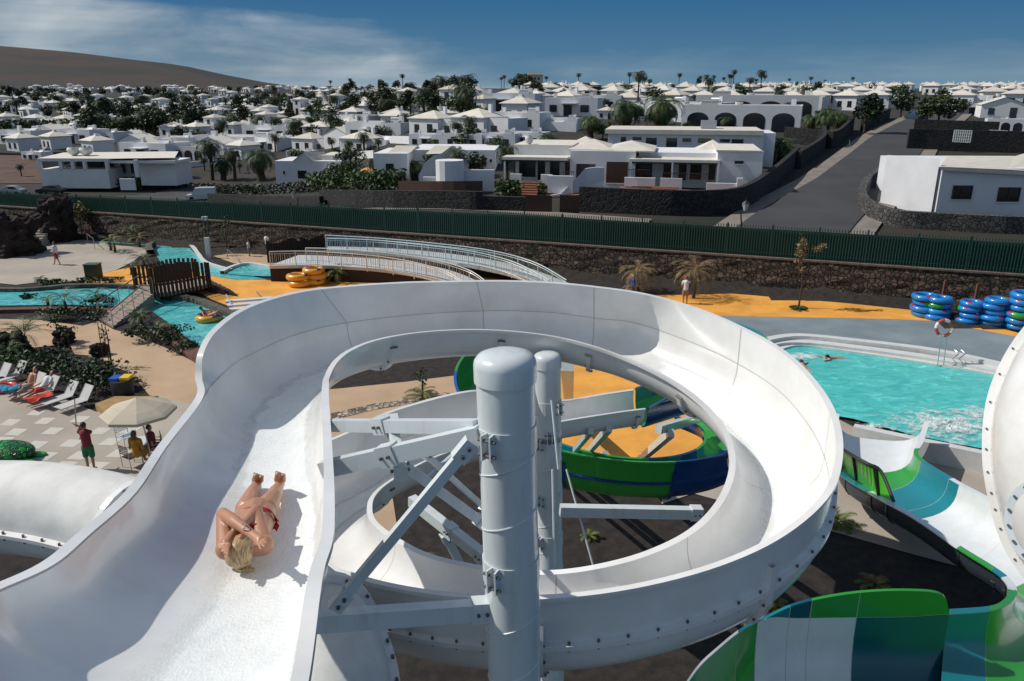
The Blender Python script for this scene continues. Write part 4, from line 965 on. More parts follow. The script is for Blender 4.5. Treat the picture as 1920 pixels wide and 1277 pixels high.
# ---------------- town ----------------
def where(px,py):
    "a phrase that finds the place in the picture"
    a='at left below the hill' if px<330 and py>175 else 'on the hill slope' if px<330 else 'left of centre' if px<560 else 'left of the far road' if px<880 else 'right of the far road' if px<1130 else 'behind the villas' if px<1500 else 'at the main road top'
    b='on the skyline' if py<172 else 'near the skyline' if py<182 else 'far back' if py<205 else 'middle rows' if py<232 else 'near rows'
    return a,b
REG={}
ORD='leftmost,2nd,3rd,4th,5th,6th,7th,8th,9th,10th,11th,12th,13th,14th,15th,16th,17th,18th,19th,20th,21st,22nd,23rd,24th,25th,26th,27th,28th,29th,30th'.split(',')
def number_labels():
    for lb,l in REG.items():
        l.sort(key=lambda q:q[0])
        if len(l)>1:
            for i,(x,o) in enumerate(l): o['label']=lb+', '+(ORD[i] if i==0 else ORD[min(i,29)]+' from left')
GARD=mat('garden_green',(.05,.075,.025),.9,col2=(.03,.025,.02),vs_=.5)
def pyramid(m,x0,x1,y0,y1,z,h,ov=.25,mi=0):
    x0-=ov;x1+=ov;y0-=ov;y1+=ov; c=((x0+x1)/2,(y0+y1)/2,z+h)
    for a,b in (((x0,y0),(x1,y0)),((x1,y0),(x1,y1)),((x1,y1),(x0,y1)),((x0,y1),(x0,y0))):
        m.face([(a[0],a[1],z+.08),(b[0],b[1],z+.08),c],mi); m.face([(a[0],a[1],z-.04),(b[0],b[1],z-.04),(b[0],b[1],z+.08),(a[0],a[1],z+.08)],mi)
    m.face([(x0,y0,z-.04),(x0,y1,z-.04),(x1,y1,z-.04),(x1,y0,z-.04)],mi)
def arch(m,x,w,z0,h,y,mi=0,n=8):
    pts=[(x-w/2,y,z0),(x+w/2,y,z0)]+[(x+w/2*cos(pi*k/n),y,z0+h-w/2*.8+w/2*.8*sin(pi*k/n)) for k in range(n+1)]
    m.face(pts,mi)
def shell(m,x0,x1,y0,y1,h,par=.35,t=.2):
    "walls with a parapet round a sunken flat roof"
    m.b2(x0,x1,y0,y1,-1.2,h)
    for a in ((x0,x1,y0,y0+t),(x0,x1,y1-t,y1),(x0,x0+t,y0+t,y1-t),(x1-t,x1,y0+t,y1-t)): m.b2(*a,h,h+par)
def windows(o,lst,y,arched=False):
    for x,z,w,h in lst:
        m=MB()
        if arched: arch(m,x,w,z,h,y-.02)
        else:
            m.face([(x-w/2,y-.03,z),(x+w/2,y-.03,z),(x+w/2,y-.03,z+h),(x-w/2,y-.03,z+h)])
            m.b2(x-w/2-.08,x+w/2+.08,y-.09,y+.0,z-.08,z)
            m.b2(x-.03,x+.03,y-.06,y-.03,z,z+h,1)
        m.build('window' if z>.3 else 'door',[DARK,BRWN],o)
def tpl(kind):
    o=bpy.data.objects.new('house',None); C.objects.link(o); o['category']='house'
    w=MB(); r=MB()
    if kind==0:   # single hall with pyramid roof and lower wing
        w.b2(-3,3,0,5.5,-2,2.9); pyramid(r,-3,3,0,5.5,2.9,1.25); shell(w,3,6.5,1,6,2.5); windows(o,[(-1.4,.9,1,1.1),(1.3,0,1.1,2.1),(4.8,.9,1.1,1)],0 if 0 else 0); 
    elif kind==1: # flat long house
        shell(w,-5,5,0,6,3.0); windows(o,[(-3.4,.9,1.4,1.2),(-.6,0,1.6,2.1),(2.6,.9,1.6,1.2)],0); w.b2(-1.8,1.2,-1.4,0,2.3,2.45)
        r.b2(-4.8,4.8,.2,5.8,3.0,3.05); w.b2(3,3.6,3,3.6,3,4.3)
    elif kind==2: # two storeys, two pyramids
        w.b2(-3.2,.3,0,5,-2,5.2); pyramid(r,-3.2,.3,0,5,5.2,1.0); shell(w,.3,4.2,.6,5,2.9); w.b2(4.2,7,0,5,-2,3.4); pyramid(r,4.2,7,0,5,3.4,.9); windows(o,[(-1.5,3.6,1,1.1),(-1.5,.1,1.2,2),(5.6,1,1.1,1.2)],0)
    elif kind==3: # gabled
        w.b2(-4,4,0,6,-2,2.6); 
        for s in (1,):
            r.face([(-4.2,-.2,2.6),(-4.2,6.2,2.6),(0,6.2,4.1),(0,-.2,4.1)]); r.face([(4.2,-.2,2.6),(4.2,6.2,2.6),(0,6.2,4.1),(0,-.2,4.1)])
        w.face([(-4,0,2.6),(4,0,2.6),(0,0,4.02)]); w.face([(-4,6,2.6),(4,6,2.6),(0,6,4.02)]); windows(o,[(-2.2,.9,1.1,1.1),(1.6,0,1.2,2.1)],0)
    elif kind==4: # arcade
        shell(w,-6,6,.0,6,3.1); windows(o,[(-4.3,0,2.2,2.5),(-1.45,0,2.2,2.5),(1.45,0,2.2,2.5),(4.3,0,2.2,2.5)],0,True); r.b2(-5.8,5.8,.2,5.8,3.1,3.16)
    elif kind==5: # cube with little lantern pyramid
        w.b2(-2.5,2.5,0,5,-2,3.1); pyramid(r,-2.5,2.5,0,5,3.1,1.3,.35); w.b2(-.35,.35,2.15,2.85,4.1,4.6); windows(o,[(-1,.9,.9,1.1),(1.1,.9,.9,1.1)],0)
    c_=MB(); c_.b2(*((1.2,1.7,3.6,4.1,3.2,4.7),(-4.2,-3.6,4,4.6,3,4.1),(1.5,2,3.5,4,2.9,3.9),(-2.6,-2.1,4,4.5,3,4.3),(4.8,5.3,4.4,4.9,3.1,4.2),(-1.9,-1.5,3.9,4.3,3.2,4.3))[kind]); c_.build('chimney',WALLW,o)
    if kind in (1,2,4):
        x=(2.4,1.6,-3.5)[(1,2,4).index(kind)]; h_=MB(); h_.face([(x-.9,2.0,3.1),(x+.9,2.0,3.1),(x+.9,3.2,3.8),(x-.9,3.2,3.8)]); h_.tube([(x-.9,3.3,3.9),(x+.9,3.3,3.9)],.25,8); h_.build('solar_heater',GREY,o)
    if kind in (0,3,4): MB().lathe((-.6,5,3.1 if kind==4 else 4.0),[(.04,-.9),(.04,0),(.4,.3),(.45,.7)],9).build('satellite_dish',COPE,o)
    w.build('wall',WALLW,o); r.build('roof',ROOFC,o); return remember(o)
TP=[tpl(k) for k in range(6)]
KN=('pyramid roofed white house','long flat roofed white house','two storey white house','gabled white house','arcaded white house','small cubic pyramid roofed house')
nh=[0]; used={}
def house(px,py,kind,wpx=None,rz=None,lab=None,sz=None):
    p=T(px,py); dep=p.y*CT+(H-p.z)*ST; W0=(9.8,10,10.5,8.4,12,5.7)[kind]
    s=1.0 if wpx is None else wpx/F*dep/W0
    s=max(.55,min(s,2.4))
    rz=rnd.uniform(-.75,-.25) if rz is None else rz
    a,b=where(px,py)
    L_=lab or f'{KN[kind]} {a}, {b}'
    o=dup(TP[kind],(p.x,p.y,p.z-.1),rz,(s,min(s,1.35),min(s,1.12)),L_,'white houses of the town: '+b)
    if not lab: REG.setdefault(L_,[]).append((px,o))
    return o
# named houses of the middle rows: (px centre, py base, kind, width px, label)
rows=[
 (270,300,1,110,'low flat roofed white house just behind the gallery house at left'),(440,286,1,190,'long flat white terrace behind the three big palms at left'),(345,300,4,90,'white terrace with dark openings right of the gallery house'),
 (409,243,2,76,'two storey white house with a row of dark windows left of the middle'),(500,262,1,110,'flat white terrace above and right of the three big palms'),
 (30,272,1,90,'flat white house at the left edge above the bare brown plot'),(85,268,3,70,'gabled white house in the left row above the bare plot'),(140,270,1,80,'flat white house fourth in the left row'),(190,268,1,60,'small white house in the left row with a pale terrace'),(243,262,3,36,'single little gabled house at the right end of the left row'),
 (590,262,0,80,'cream roofed white bungalow behind the dark hedges left of the middle'),(560,240,0,60,'white bungalow with flat wings above the cream roofed one'),
 (700,268,1,120,'low white terrace with solar panel behind the leftmost fan palm'),(800,276,1,70,'white terrace house with two dark windows behind the twin gabled villa'),(868,277,1,62,'white terrace house with a green edged awning'),(928,277,1,66,'white terrace house with two dark openings right of the awning'),(980,274,1,50,'last white house of the terrace beside the spiky dark palm'),
 (735,232,0,66,'white house with cream pyramid roof and small garden in the third row'),(790,234,1,54,'flat white link house in the third row'),(840,233,0,70,'white house under the broad pale pyramid roof in the third row'),(900,234,4,66,'white house with dark arches next to the broad pale pyramid roof'),(965,245,1,100,'flat white house with satellite dishes on its roof'),(1050,244,1,56,'low white house between the dishes and the big date palm'),
 (945,210,1,120,'long white flat building just below the far straight road'),(1070,218,1,100,'white flat building with a pale solar strip right of the centre'),(1135,224,0,52,'cream pyramid roofed house beside the big date palm'),
 (1385,246,4,215,'long white arcade with dark arches left of the main road'),(1415,217,4,220,'farther long white arcade above the first one'),
 (1895,247,4,64,'white house with a gable and dark arches at the right edge'),(1880,222,3,80,'white gabled house just above the arched one at the right edge'),(1825,215,1,60,'low white house behind the dark garden wall at right'),
 (655,232,5,40,'small cubic house between palms left of the third row'),(60,300,1,40,None),
 (560,300,1,46,'small flat roofed white outbuilding right of the palm group'),
]
for q in rows: house(*q[:4],rz=rnd.uniform(-.42,-.26),lab=q[4],sz=None)
# far rows, every house its own object, standing on the terrain
placed=[(q[0],q[1]) for q in rows]
WHERE_=0
def ok(px,py,d):
    if 880<px<950 and py>160 : return False
    rp=1695-(py-222)*1.15 if py<300 else 1560
    if py>178 and abs(px-rp)<70+(py-200)*.7 and py<260: return False
    return all(abs(px-x)>d*.75 or abs(py-y)>d*.2 for x,y in placed)
tries=0
for (x0,x1,y0,y1,n_,ks) in ((0,330,238,262,10,(0,3,1,5)),(330,960,232,262,20,(0,1,3,5,2)),(560,960,200,232,16,(0,1,2,5)),(240,700,276,300,8,(0,1,3,5)),(930,1010,196,232,5,(0,5)),(330,640,160,186,8,(0,5)),(60,460,140,160,12,(1,0,2)),(0,240,278,290,3,(1,5)),(0,360,196,222,32,(0,0,1,2,5)),(0,330,232,240,6,(0,5)),(110,400,150,184,20,(0,1,2)),(0,110,168,190,9,(1,0)),(330,640,186,232,24,(0,5,2,1)),(400,560,162,178,9,(5,0)),(560,880,170,205,26,(0,5,3)),(640,890,205,214,7,(0,3)),
     (985,1560,163,173,40,(5,5,5,0)),(985,1600,173,184,48,(5,5,5,0)),(985,1620,184,194,34,(5,5,0)),(1180,1640,194,207,30,(0,5,5,2)),(950,1300,206,238,8,(0,1,5)),(1500,1920,168,182,34,(5,5,0)),(1500,1660,182,200,8,(0,5)),(1720,1920,182,204,12,(0,5,1)),(1000,1180,193,212,7,(0,1))):
    c_=0;t_=0
    while c_<n_ and t_<n_*40:
        t_+=1; px=rnd.uniform(x0,x1); py=rnd.uniform(y0,y1); p=T(px,py); w=9/p.y*F
        if not ok(px,py,w*.8): continue
        placed.append((px,py)); house(px,py,rnd.choice(ks)); c_+=1
# ------------- the hand-built villas -------------
def at_(px,Y,z=4): 
    d=Y*CT+(H-z)*ST; return (px-960)/F*d
def zz(py,Y): return V(960,py,Y).z
def fbox(m,x0,x1,y0,y1,Y,dep,mi=0,dz=0):
    "box whose front stands at distance Y between the given image columns and rows"
    zt=zz(y0,Y); zb=zz(y1,Y); zm=(zt+zb)/2; m.b2(at_(x0,Y,zm),at_(x1,Y,zm),Y,Y+dep,zb-dz,zt,mi)
def openings(o,lst,Y,m_=None,name='window'):
    for x0,x1,y0,y1 in lst:
        m=MB(); zt=zz(y0,Y); zb=zz(y1,Y); zm=(zt+zb)/2; a,b=at_(x0,Y,zm),at_(x1,Y,zm); m.b2(a,b,Y-.02,Y+.05,zb,zt); m.b2(a-.06,b+.06,Y-.07,Y-.021,zb-.09,zb-.003,1)
        m.build(name,[m_ or DARK,WALLW],o)
def pyr(m,xc,w,yb,yt,Y,dep):
    z=zz(yb,Y); h=zz(yt,Y+dep/2)-z; x=at_(xc,Y,z); ww=w/F*(Y+5); pyramid(m,x-ww/2,x+ww/2,Y,Y+dep,z,h,.15)
Y=74; v=thing('villa','white villa with three cream pyramid roofs and dark pergolas facing the park','villa',(at_(1180,Y),Y,3.3))
w=MB(); fbox(w,953,1068,275,362,Y+1.5,8,dz=1); fbox(w,1068,1190,284,362,Y,9,dz=1); fbox(w,1190,1345,285,362,Y+2.2,7,dz=1); fbox(w,1340,1420,281,352,Y-.3,9,dz=1); w.build('wall',WALLW,v)
r=MB(); pyr(r,1073,58,277,256,Y+5,5); pyr(r,1105,72,283,261,Y+.6,6); pyr(r,1177,82,284,263,Y+.6,7); pyr(r,1310,55,284,260,Y+6,5); r.build('roof',ROOFC,v)
r=MB(); fbox(r,941,1068,298,303.5,Y-1.2,2.9); fbox(r,1183,1348,298,303,Y-.6,3.0); fbox(r,953,1068,274,277,Y+1.4,8); fbox(r,1340,1421,279,282,Y-.35,9.1); r.build('pergola_roof',ROOFC,v)
r=MB(); fbox(r,942,1068,303.5,306,Y-1.1,.2); fbox(r,1184,1347,303,306,Y-.5,.2); r.build('fascia',mat('dark_green_trim',(.02,.045,.03),.6),v)
openings(v,[(964,996,305,336),(1000,1014,305,342),(1024,1042,306,338),(1053,1067,306,330)],Y+1.45)
openings(v,[(1080,1116,309,337)],Y-.03); openings(v,[(1137,1177,304,344)],Y-.03,BRWN,'garage_door')
openings(v,[(1188,1214,304,332),(1234,1250,304,348),(1262,1276,304,336),(1283,1303,305,334),(1316,1336,305,334)],Y+2.15)
openings(v,[(1372,1388,298,304)],Y-.33)
for x in (945,964,1186,1262,1345): 
    m=MB(); zt=zz(304,Y-.9); zb=zz(352,Y-.9); a=at_(x,Y-.9,5); m.b2(a-.08,a+.08,Y-1.0,Y-.84,zb,zt); m.build('pergola_post',WALLW if x!=964 else BRWN,v)
for q in ((964,986,331,352,Y-3,.3),(1024,1046,331,352,Y-3,.3),(1046,1095,333,366,Y-5,.35),(1183,1240,333,349,Y-3,.3),(1250,1290,333,352,Y-3.2,.3),(1335,1400,340,354,Y-3.4,.3),(1390,1400,330,354,Y-3.6,.4)):
    m=MB(); fbox(m,*q); m.build('garden_wall',WALLW,v)
# swept white stair wall
m=MB(); sx=[(1040,374,377),(1075,366,376),(1092,345,374),(1104,330,366),(1112,318,356),(1130,315,345),(1142,315,340)]
m.grid([[V(x,b_,Y-6+i*.6),V(x,a,Y-6+i*.6),V(x,a,Y-6+i*.6)+Vector((0,.35,0)),V(x,b_,Y-6+i*.6)+Vector((0,.35,0))] for i,(x,a,b_) in enumerate(sx)]); m.build('stair_wall',WALLW,v)
for x,y0,y1 in ((1002,346,374),(1245,349,354)):
    m=MB(); 
    for i in range(6 if y1>360 else 3): 
        k=6 if y1>360 else 3; yy=y1-(y1-y0)*(i+.9)/k; a=at_(x-22,Y,3.5); b_=at_(x+22,Y,3.5); q=Y-6.2+i*.5 if k==6 else Y-4+i*.3; z=zz(yy,q); m.b2(a,b_,q,q+.5,z-.35,z)
    m.build('steps',TERR,v)
m=MB(); c0=[V(1060,352,Y-1.5),V(1130,352,Y-1.5),V(1130,366,Y-5),V(1040,374,Y-6)]; m.face(c0); m.face([V(1175,350,Y-2.5),V(1420,356,Y-2.5),V(1405,368,Y-6),V(1175,360,Y-6)]); m.build('terrace',TERR,v)
m=MB()
for x0,x1,y in ((1188,1230,329),(1254,1335,334),(1065,1090,335)):
    a,b_=at_(x0,Y-3,5),at_(x1,Y-3,5); z=zz(y,Y-3); x=a
    while x<b_: m.b2(x-.02,x+.02,Y-3.1,Y-3.06,z,z+.5); x+=.18
    m.b2(a,b_,Y-3.12,Y-3.04,z+.5,z+.55)
m.build('railing',BRWN,v)
tag(MB().lathe(Vector((at_(992,Y+4,7),Y+4,zz(272,Y+4))),[(.05,-.6),(.05,0),(.35,.3),(.4,.7),(.3,.9)],10).build('satellite_dish',COPE,smooth=True),'white satellite dish on the left part of the villa roof','satellite dish')
Y=88; v=thing('villa','long flat roofed white villa behind the pyramid roofed one','villa',(at_(1290,Y),Y,4))
w=MB(); fbox(w,1140,1425,252,300,Y,8,dz=2); fbox(w,1410,1442,248,300,Y+1,7,dz=2); w.build('wall',WALLW,v); r=MB(); fbox(r,1136,1428,244,252.5,Y-.4,9); r.build('roof',ROOFC,v)
openings(v,[(1165,1175,258,268),(1187,1204,258,264),(1212,1232,259,275),(1250,1270,259,278),(1280,1296,259,266),(1308,1332,259,268),(1348,1366,260,266),(1369,1390,260,278)],Y-.02)
m=MB(); 
for x in (1318,): fbox(m,x-14,x+14,226,240,Y+3,1.6)
m.build('solar_heater',GREY,v)
# twin gabled villa
Y=T(812,341).y; v=thing('villa','white villa with two pale gabled roofs and curved side wall left of centre','villa',(at_(790,Y),Y,.6))
w=MB(); fbox(w,700,764,288,340,Y,8,dz=2); fbox(w,764,925,281,340,Y+4,9,dz=2); 
m=w
for x0,x1,x2,yt,yb in ((796,836,866,276,300),):
    pass
w.grid([[V(x,342,Y-3+i*.5),V(x,t,Y-3+i*.5),V(x,t,Y+6),V(x,342,Y+6)] for i,(x,t) in enumerate(((788,328),(800,304),(816,291),(830,287),(848,273),(866,292),(880,300)))]); w.build('wall',WALLW,v)
r=MB()
for x0,x1,yt,yb,Yy in ((724,768,273,288,Y+.5),(797,848,273,289,Y+.2)):
    a=V(x0,yb,Yy);b_=V(x1,yb-2,Yy+1);c=V(x1+9,yt,Yy+6);d=V(x0+14,yt,Yy+5); r.face([a,b_,c,d]); r.face([c,d,V(x0+26,yb-2,Yy+10),V(x1+22,yb-2,Yy+10)]); r.face([b_,c,V(x1+22,yb-2,Yy+10)])
r.build('roof',ROOFC,v); openings(v,[(723,738,307,330)],Y-.02); openings(v,[(884,890,302,312),(899,909,299,310),(915,919,298,304)],Y+3.98)
m=MB(); fbox(m,846,935,318,343,Y-8,.4,dz=1.5); m.build('garden_wall',WALLW,v); m=MB(); m.lathe(V(853,343,Y-8.5),[(1.3,-1),(1.3,2.1),(.001,2.1)],14); m.build('turret',WALLW,v); m=MB(); fbox(m,800,848,332,343,Y-7,.4,dz=1); m.build('garden_wall',WALLW,v)
Y=T(575,339).y; v=thing('villa','white gabled villa with round terrace right of the palm group','villa',(at_(575,Y),Y,.6))
w=MB(); fbox(w,515,640,302,338,Y,8,dz=2); w.face([V(548,302,Y),V(568,287,Y),V(588,303,Y)]); w.b2(at_(612,Y),at_(645,Y),Y-1.5,Y,zz(338,Y),zz(313,Y)); w.build('wall',WALLW,v)
r=MB(); r.face([V(568,286,Y-.2),V(606,284,Y+4),V(618,300,Y+4),V(588,303,Y-.2)]); r.face([V(568,286,Y-.2),V(606,284,Y+4),V(592,296,Y+9),V(548,302,Y-.2)]); fbox(r,600,660,291,303,Y+2,7); r.build('roof',ROOFC,v); openings(v,[(558,575,320,335),(530,534,321,327)],Y-.02)
# gallery house at left
Y=130; v=thing('villa','long white house with an open gallery on the far left above the street','villa',(at_(190,Y),Y,-4))
w=MB(); fbox(w,66,204,298,303,Y,6); fbox(w,72,204,318,342,Y,7,dz=1)
for x in (66,108,131,154,197): fbox(w,x,x+6,302,320,Y,.5)
fbox(w,199,330,301,306,Y+.5,6); fbox(w,253,260,300,332,Y-.5,.6); fbox(w,204,252,305,336,Y+5,4,dz=1); fbox(w,262,330,302,336,Y+2,6,dz=1); fbox(w,230,258,335,356,Y-6,.4); w.build('wall',WALLW,v)
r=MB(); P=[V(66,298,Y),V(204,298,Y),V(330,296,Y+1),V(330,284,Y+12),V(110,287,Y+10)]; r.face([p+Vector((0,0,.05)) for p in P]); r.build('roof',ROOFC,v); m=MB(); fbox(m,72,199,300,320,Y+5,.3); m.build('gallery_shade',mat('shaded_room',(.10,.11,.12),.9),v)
openings(v,[(112,129,305,318),(158,194,304,318),(201,210,304,317),(224,232,303,325),(243,251,303,325)],Y+4.6)
for x,l in ((140,'left'),(163,'right')): 
    c=V(x,293,Y+5); tag(MB().lathe(c,[(.1,-1.2),(.1,0),(.9,.5),(1.1,1.1),(.9,1.5)],10).build('satellite_dish',COPE,smooth=True),f'{"smaller" if l=="left" else "larger"} round dish on the roof of the gallery house','satellite dish')
# house at right
Y=61; v=thing('villa','white house with two brown framed windows inside the curved dark wall at right','villa',(at_(1850,Y),Y,3))
w=MB(); fbox(w,1763,2150,316,400,Y,12,dz=1); q0,q1=V(1765,297,Y+.2),V(1661,292,Y+5); dn=Vector((0,0,-4.6)); bk=Vector((.1,.35,0)); w.grid([[q0+dn,q0,q0+bk,q0+bk+dn],[q1+dn,q1,q1+bk,q1+bk+dn]]); w.build('wall',WALLW,v)
r=MB(); r.grid([[V(1766,313,Y-.35),V(1766,320,Y-.35)],[V(2100,330,Y-.35),V(2100,337,Y-.35)]]); r.grid([[V(1766,313,Y-.35),V(1768,293,Y+8)],[V(1890,318,Y-.35),V(1888,293,Y+8)],[V(2100,330,Y-.35),V(1925,280,Y+12)]]); r.build('roof',ROOFC,v)
openings(v,[(1787,1823,348,374),(1870,1910,351,378)],Y-.02)
for o in [c for c in C.objects if c.parent==v and c.name.startswith('window')]:
    b_=[Vector(q) for q in o.bound_box]; x0=min(q.x for q in b_)+.06;x1=max(q.x for q in b_)-.06;z0=min(q.z for q in b_)+.09;z1=max(q.z for q in b_); yy=min(q.y for q in b_)
    m=MB(); 
    for a in ((x0,x0+.08,z0,z1),(x1-.08,x1,z0,z1),((x0+x1)/2-.04,(x0+x1)/2+.04,z0,z1),(x0+.08,x1-.08,z0,z0+.08),(x0+.08,x1-.08,z1-.08,z1)): m.b2(a[0],a[1],yy-.01,yy+.06,a[2],a[3])
    f=m.build('frame',BRWN,None,origin=(0,0,0)); f.parent=o
# yard and hotel
b=MB(); b.face([T(1665,352)+Vector((0,0,.1)),T(1762,368)+Vector((0,0,.1)),T(1762,392)+Vector((0,0,.1)),T(1670,380)+Vector((0,0,.1))]); struct(b.build('grass',mat('dry_lawn',(.10,.095,.05),.9,var=.4,vs_=2)))
p=T(1003,165); v=thing('hotel','pale yellow hotel block standing on the skyline right of the far road','hotel',p); Yh=p.y
w=MB(); fbox(w,975,1018,141,165,Yh,14,dz=4); fbox(w,990,1014,136,142,Yh+2,8); w.build('wall',mat('pale_yellow_render',(.62,.55,.38),.85),v)
m=MB(); fbox(m,974,1019,139.8,141.6,Yh-.6,15); m.build('roof',ROOFC,v)
openings(v,[(980+i*7,984+i*7,y,y+5) for i in range(5) for y in (145,153)],Yh-.02)
for v_ in [c for c in C.objects if c.name.startswith('villa')]: v_.rotation_euler=(0,0,-.05 if 'gabled' in v_['label'] or 'gallery' in v_['label'] or 'brown framed' in v_['label'] else -.20)
# ------------- dark lava walls -------------
def lwall(px,label,h=1.5,th=.45,topz=None,cat_='wall',m_=None,n_=4):
    P=cat([T(x,y) for x,y in px],n_); rows=[]
    for i,p in enumerate(P):
        d=(P[min(i+1,len(P)-1)]-P[max(i-1,0)]); d.z=0; d.normalize(); q=Vector((-d.y,d.x,0))*th
        rows.append([p-Vector((0,0,1)),p+Vector((0,0,h)),p+q+Vector((0,0,h)),p+q-Vector((0,0,1))])
    b=MB(); b.grid(rows); b.face(rows[0]); b.face(rows[-1]); return tag(b.build('lava_wall',m_ or LAVA,origin=P[0]),label,cat_)
lwall([(1085,398),(1200,403),(1310,406),(1390,398),(1440,365),(1478,330),(1497,310)],'curved black lava wall round the garden of the pyramid roofed villa',2.0)
lwall([(600,386),(700,392),(860,396),(905,398)],'black lava wall behind the fence left of the villa gate',1.6)
lwall([(905,398),(985,400)],'short black wall with meter boxes beside the villa gate',1.25)
lwall([(390,378),(480,384),(600,389)],'low black wall along the street between the van and the long hedge',1.1)
lwall([(748,372),(830,374),(905,374)],'dark slatted timber fence in front of the curved white garden wall',1.6,.1,m_=BRWN)
lwall([(1500,318),(1545,284),(1545,262)],'black lava wall beside the pavement behind the date palm garden',1.9)
lwall([(1468,268),(1530,274),(1568,277),(1600,245)],'dark lava wall left of the main road in front of the feathery palms',2.1)
lwall([(1618,247),(1650,232),(1668,222)],'short dark wall at the road side below the big round trees',1.8)
lwall([(1700,282),(1780,284),(1920,288),(2050,294)],'long black lava wall with pale lattice panels at right',2.6)
lwall([(1712,250),(1790,253),(1870,256)],'dark wall behind the latticed one enclosing a garden',2.0)
lwall([(1660,330),(1622,352),(1607,392),(1660,424),(1780,434),(1920,440),(2100,452)],'big curved dark stone wall round the yard of the right hand house',1.25,.6,m_=vor('grey_lava_wall',(.05,.048,.046),(.12,.115,.11),(.025,.024,.023),3.5))
for x0,x1 in ((1783,1815),(1848,1881),(1914,1950)):
    a,b_=T(x0,284.5),T(x1,286); m=MB()
    for i in range(9):
        q=a.lerp(b_,i/8); m.b2(q.x-.06,q.x+.06,q.y-.12,q.y-.02,q.z+1.2,q.z+2.6)
    for i in range(5): z=1.2+i*.35; m.bar(a+Vector((0,-.07,z)),b_+Vector((0,-.07,z)),.08,.08)
    tag(m.build('lattice_panel',COPE),{1783:'square pale lattice panel set in the long black wall, left one',1848:'pale lattice panel in the long black wall, nearer the right edge',1914:'pale lattice panel cut by the right edge of the photo'}[x0],'lattice')
for x,y,l in ((935,397,'small white meter box on the short black wall, left'),(966,398,'pale meter box on the short black wall, right')):
    c=T(x,y)+Vector((0,-.15,1.0)); tag(MB().box(c,(.45,.12,.4)).build('meter_box',COPE),l,'box')
for x0,x1,l in ((985,1035,'brown timber gate of the pyramid roofed villa, wide leaf'),(1050,1085,'brown timber gate below the swept white stair wall')):
    a,b_=T(x0,400),T(x1,401); m=MB(); n_=9
    for i in range(n_): q=a.lerp(b_,(i+.5)/n_); m.b2(q.x-.13,q.x+.11,q.y-.05,q.y+.02,q.z,q.z+1.45)
    tag(m.build('gate',BRWN),l,'gate')
lwall([(905,352),(935,350)],'terracotta striped bank beside the curved garden wall',.5,3,m_=TERR)
# retaining terraces (dark) between rows of houses at right
for i,(px,lb,h) in enumerate((([(1010,188),(1200,190),(1460,188)],'dark terrace wall below the rows of small pyramid roofs',2.4),([(1010,176),(1250,177),(1480,176)],'upper dark terrace wall among the small pyramid roofs',2.6),([(0,291),(60,292),(130,288)],'low pale edge wall of the bare brown plot at left',.5))):
    lwall(px,lb,h,.5)
b=MB(); b.grid([[T(x,y)+Vector((0,0,.08)) for x in (-200,0,60,130,190)] for y in (345,330,310,292)]); struct(b.build('bare_soil',mat('bare_soil',(.10,.055,.036),.95,var=.35,vs_=.3)))
# ------------- vehicles -------------
def car(c,ang,L_,W_,H_,col,label,van=False,cat_='car'):
    o=thing('parked_van' if van else 'parked_car',label,'van' if van else cat_,c); M=Matrix.Rotation(ang,3,'Z'); tr=lambda x,y,z:Vector(c)+M@Vector((x,y,z))
    pr=[(-L_/2,.3),(-L_/2,.75),(-L_*.47,.85),(-L_*.30,.92),(-L_*.18,H_*.95),(-L_*.05,H_),(L_*.22 if not van else L_*.46,H_*(.99)),(L_*.36 if not van else L_*.49,.95 if not van else H_*.9),(L_*.48,.9),(L_/2,.6),(L_/2,.3)]
    prf=lambda y,k:[tr(x,y*(1 if z<.95 else .86),z) for x,z in pr]
    rows=[prf(-W_/2,0),prf(-W_/2*.9,0),prf(W_/2*.9,0),prf(W_/2,0)]; m=MB(); m.grid(rows); m.face(rows[0]); m.face(rows[-1][::-1]); m.build('body',col,o)
    g=MB()
    for s in (-1,1):
        y=s*(W_/2*.885); g.face([tr(-L_*.28,y*1.03,1.0),tr(-L_*.17,y,H_*.9),tr(-L_*.02,y,H_*.93),tr(-L_*.02,y*1.03,1.0)])
        if not van: g.face([tr(.02,y*1.03,1.0),tr(.02,y,H_*.93),tr(L_*.2,y,H_*.92),tr(L_*.3,y*1.03,1.0)])
    g.face([tr(-L_*.305,-W_*.4,.95),tr(-L_*.305,W_*.4,.95),tr(-L_*.19,W_*.37,H_*.93),tr(-L_*.19,-W_*.37,H_*.93)]); g.build('windows',DARK,o)
    for x in (-L_*.31,L_*.30):
        for s in (-1,1):
            wm=MB(); a=tr(x,s*(W_/2-.12),.32); b_=tr(x,s*(W_/2+.03),.32); wm.tube([a,b_],.32,16); wm.build('wheel',mat('tyre',(.015,.015,.015),.8),o,smooth=False)
    for s in (-1,1): MB().box(tr(-L_/2+.02,s*W_*.36,.68),(.12,.3,.16),ang).build('headlight',GREY,o)
    return o
CW=mat('car_white',(.60,.63,.63),.3,coat=.4)
p=T(379,376); s_=1; car(p,R(14),4.1,1.7,1.85,CW,'white van parked at the kerb below the three big palms',True)
p=T(22,366); car(p,R(4),4.2,1.75,1.45,mat('car_silver',(.35,.38,.38),.3,coat=.4),'pale silver car parked in the street at the far left')
p=T(97,364); car(p,R(4),4.2,1.75,1.4,mat('car_dark',(.02,.025,.03),.3,coat=.4),'dark car parked right of the silver one in the street')
p=T(1716,226); car(p,R(95),4.2,1.8,1.5,mat('car_blue',(.03,.06,.10),.3,coat=.4),'small dark blue car parked at the top of the main road')
p=T(858,190); car(p,R(80),4.2,1.8,2.2,CW,'white van parked beside the far straight road',True)
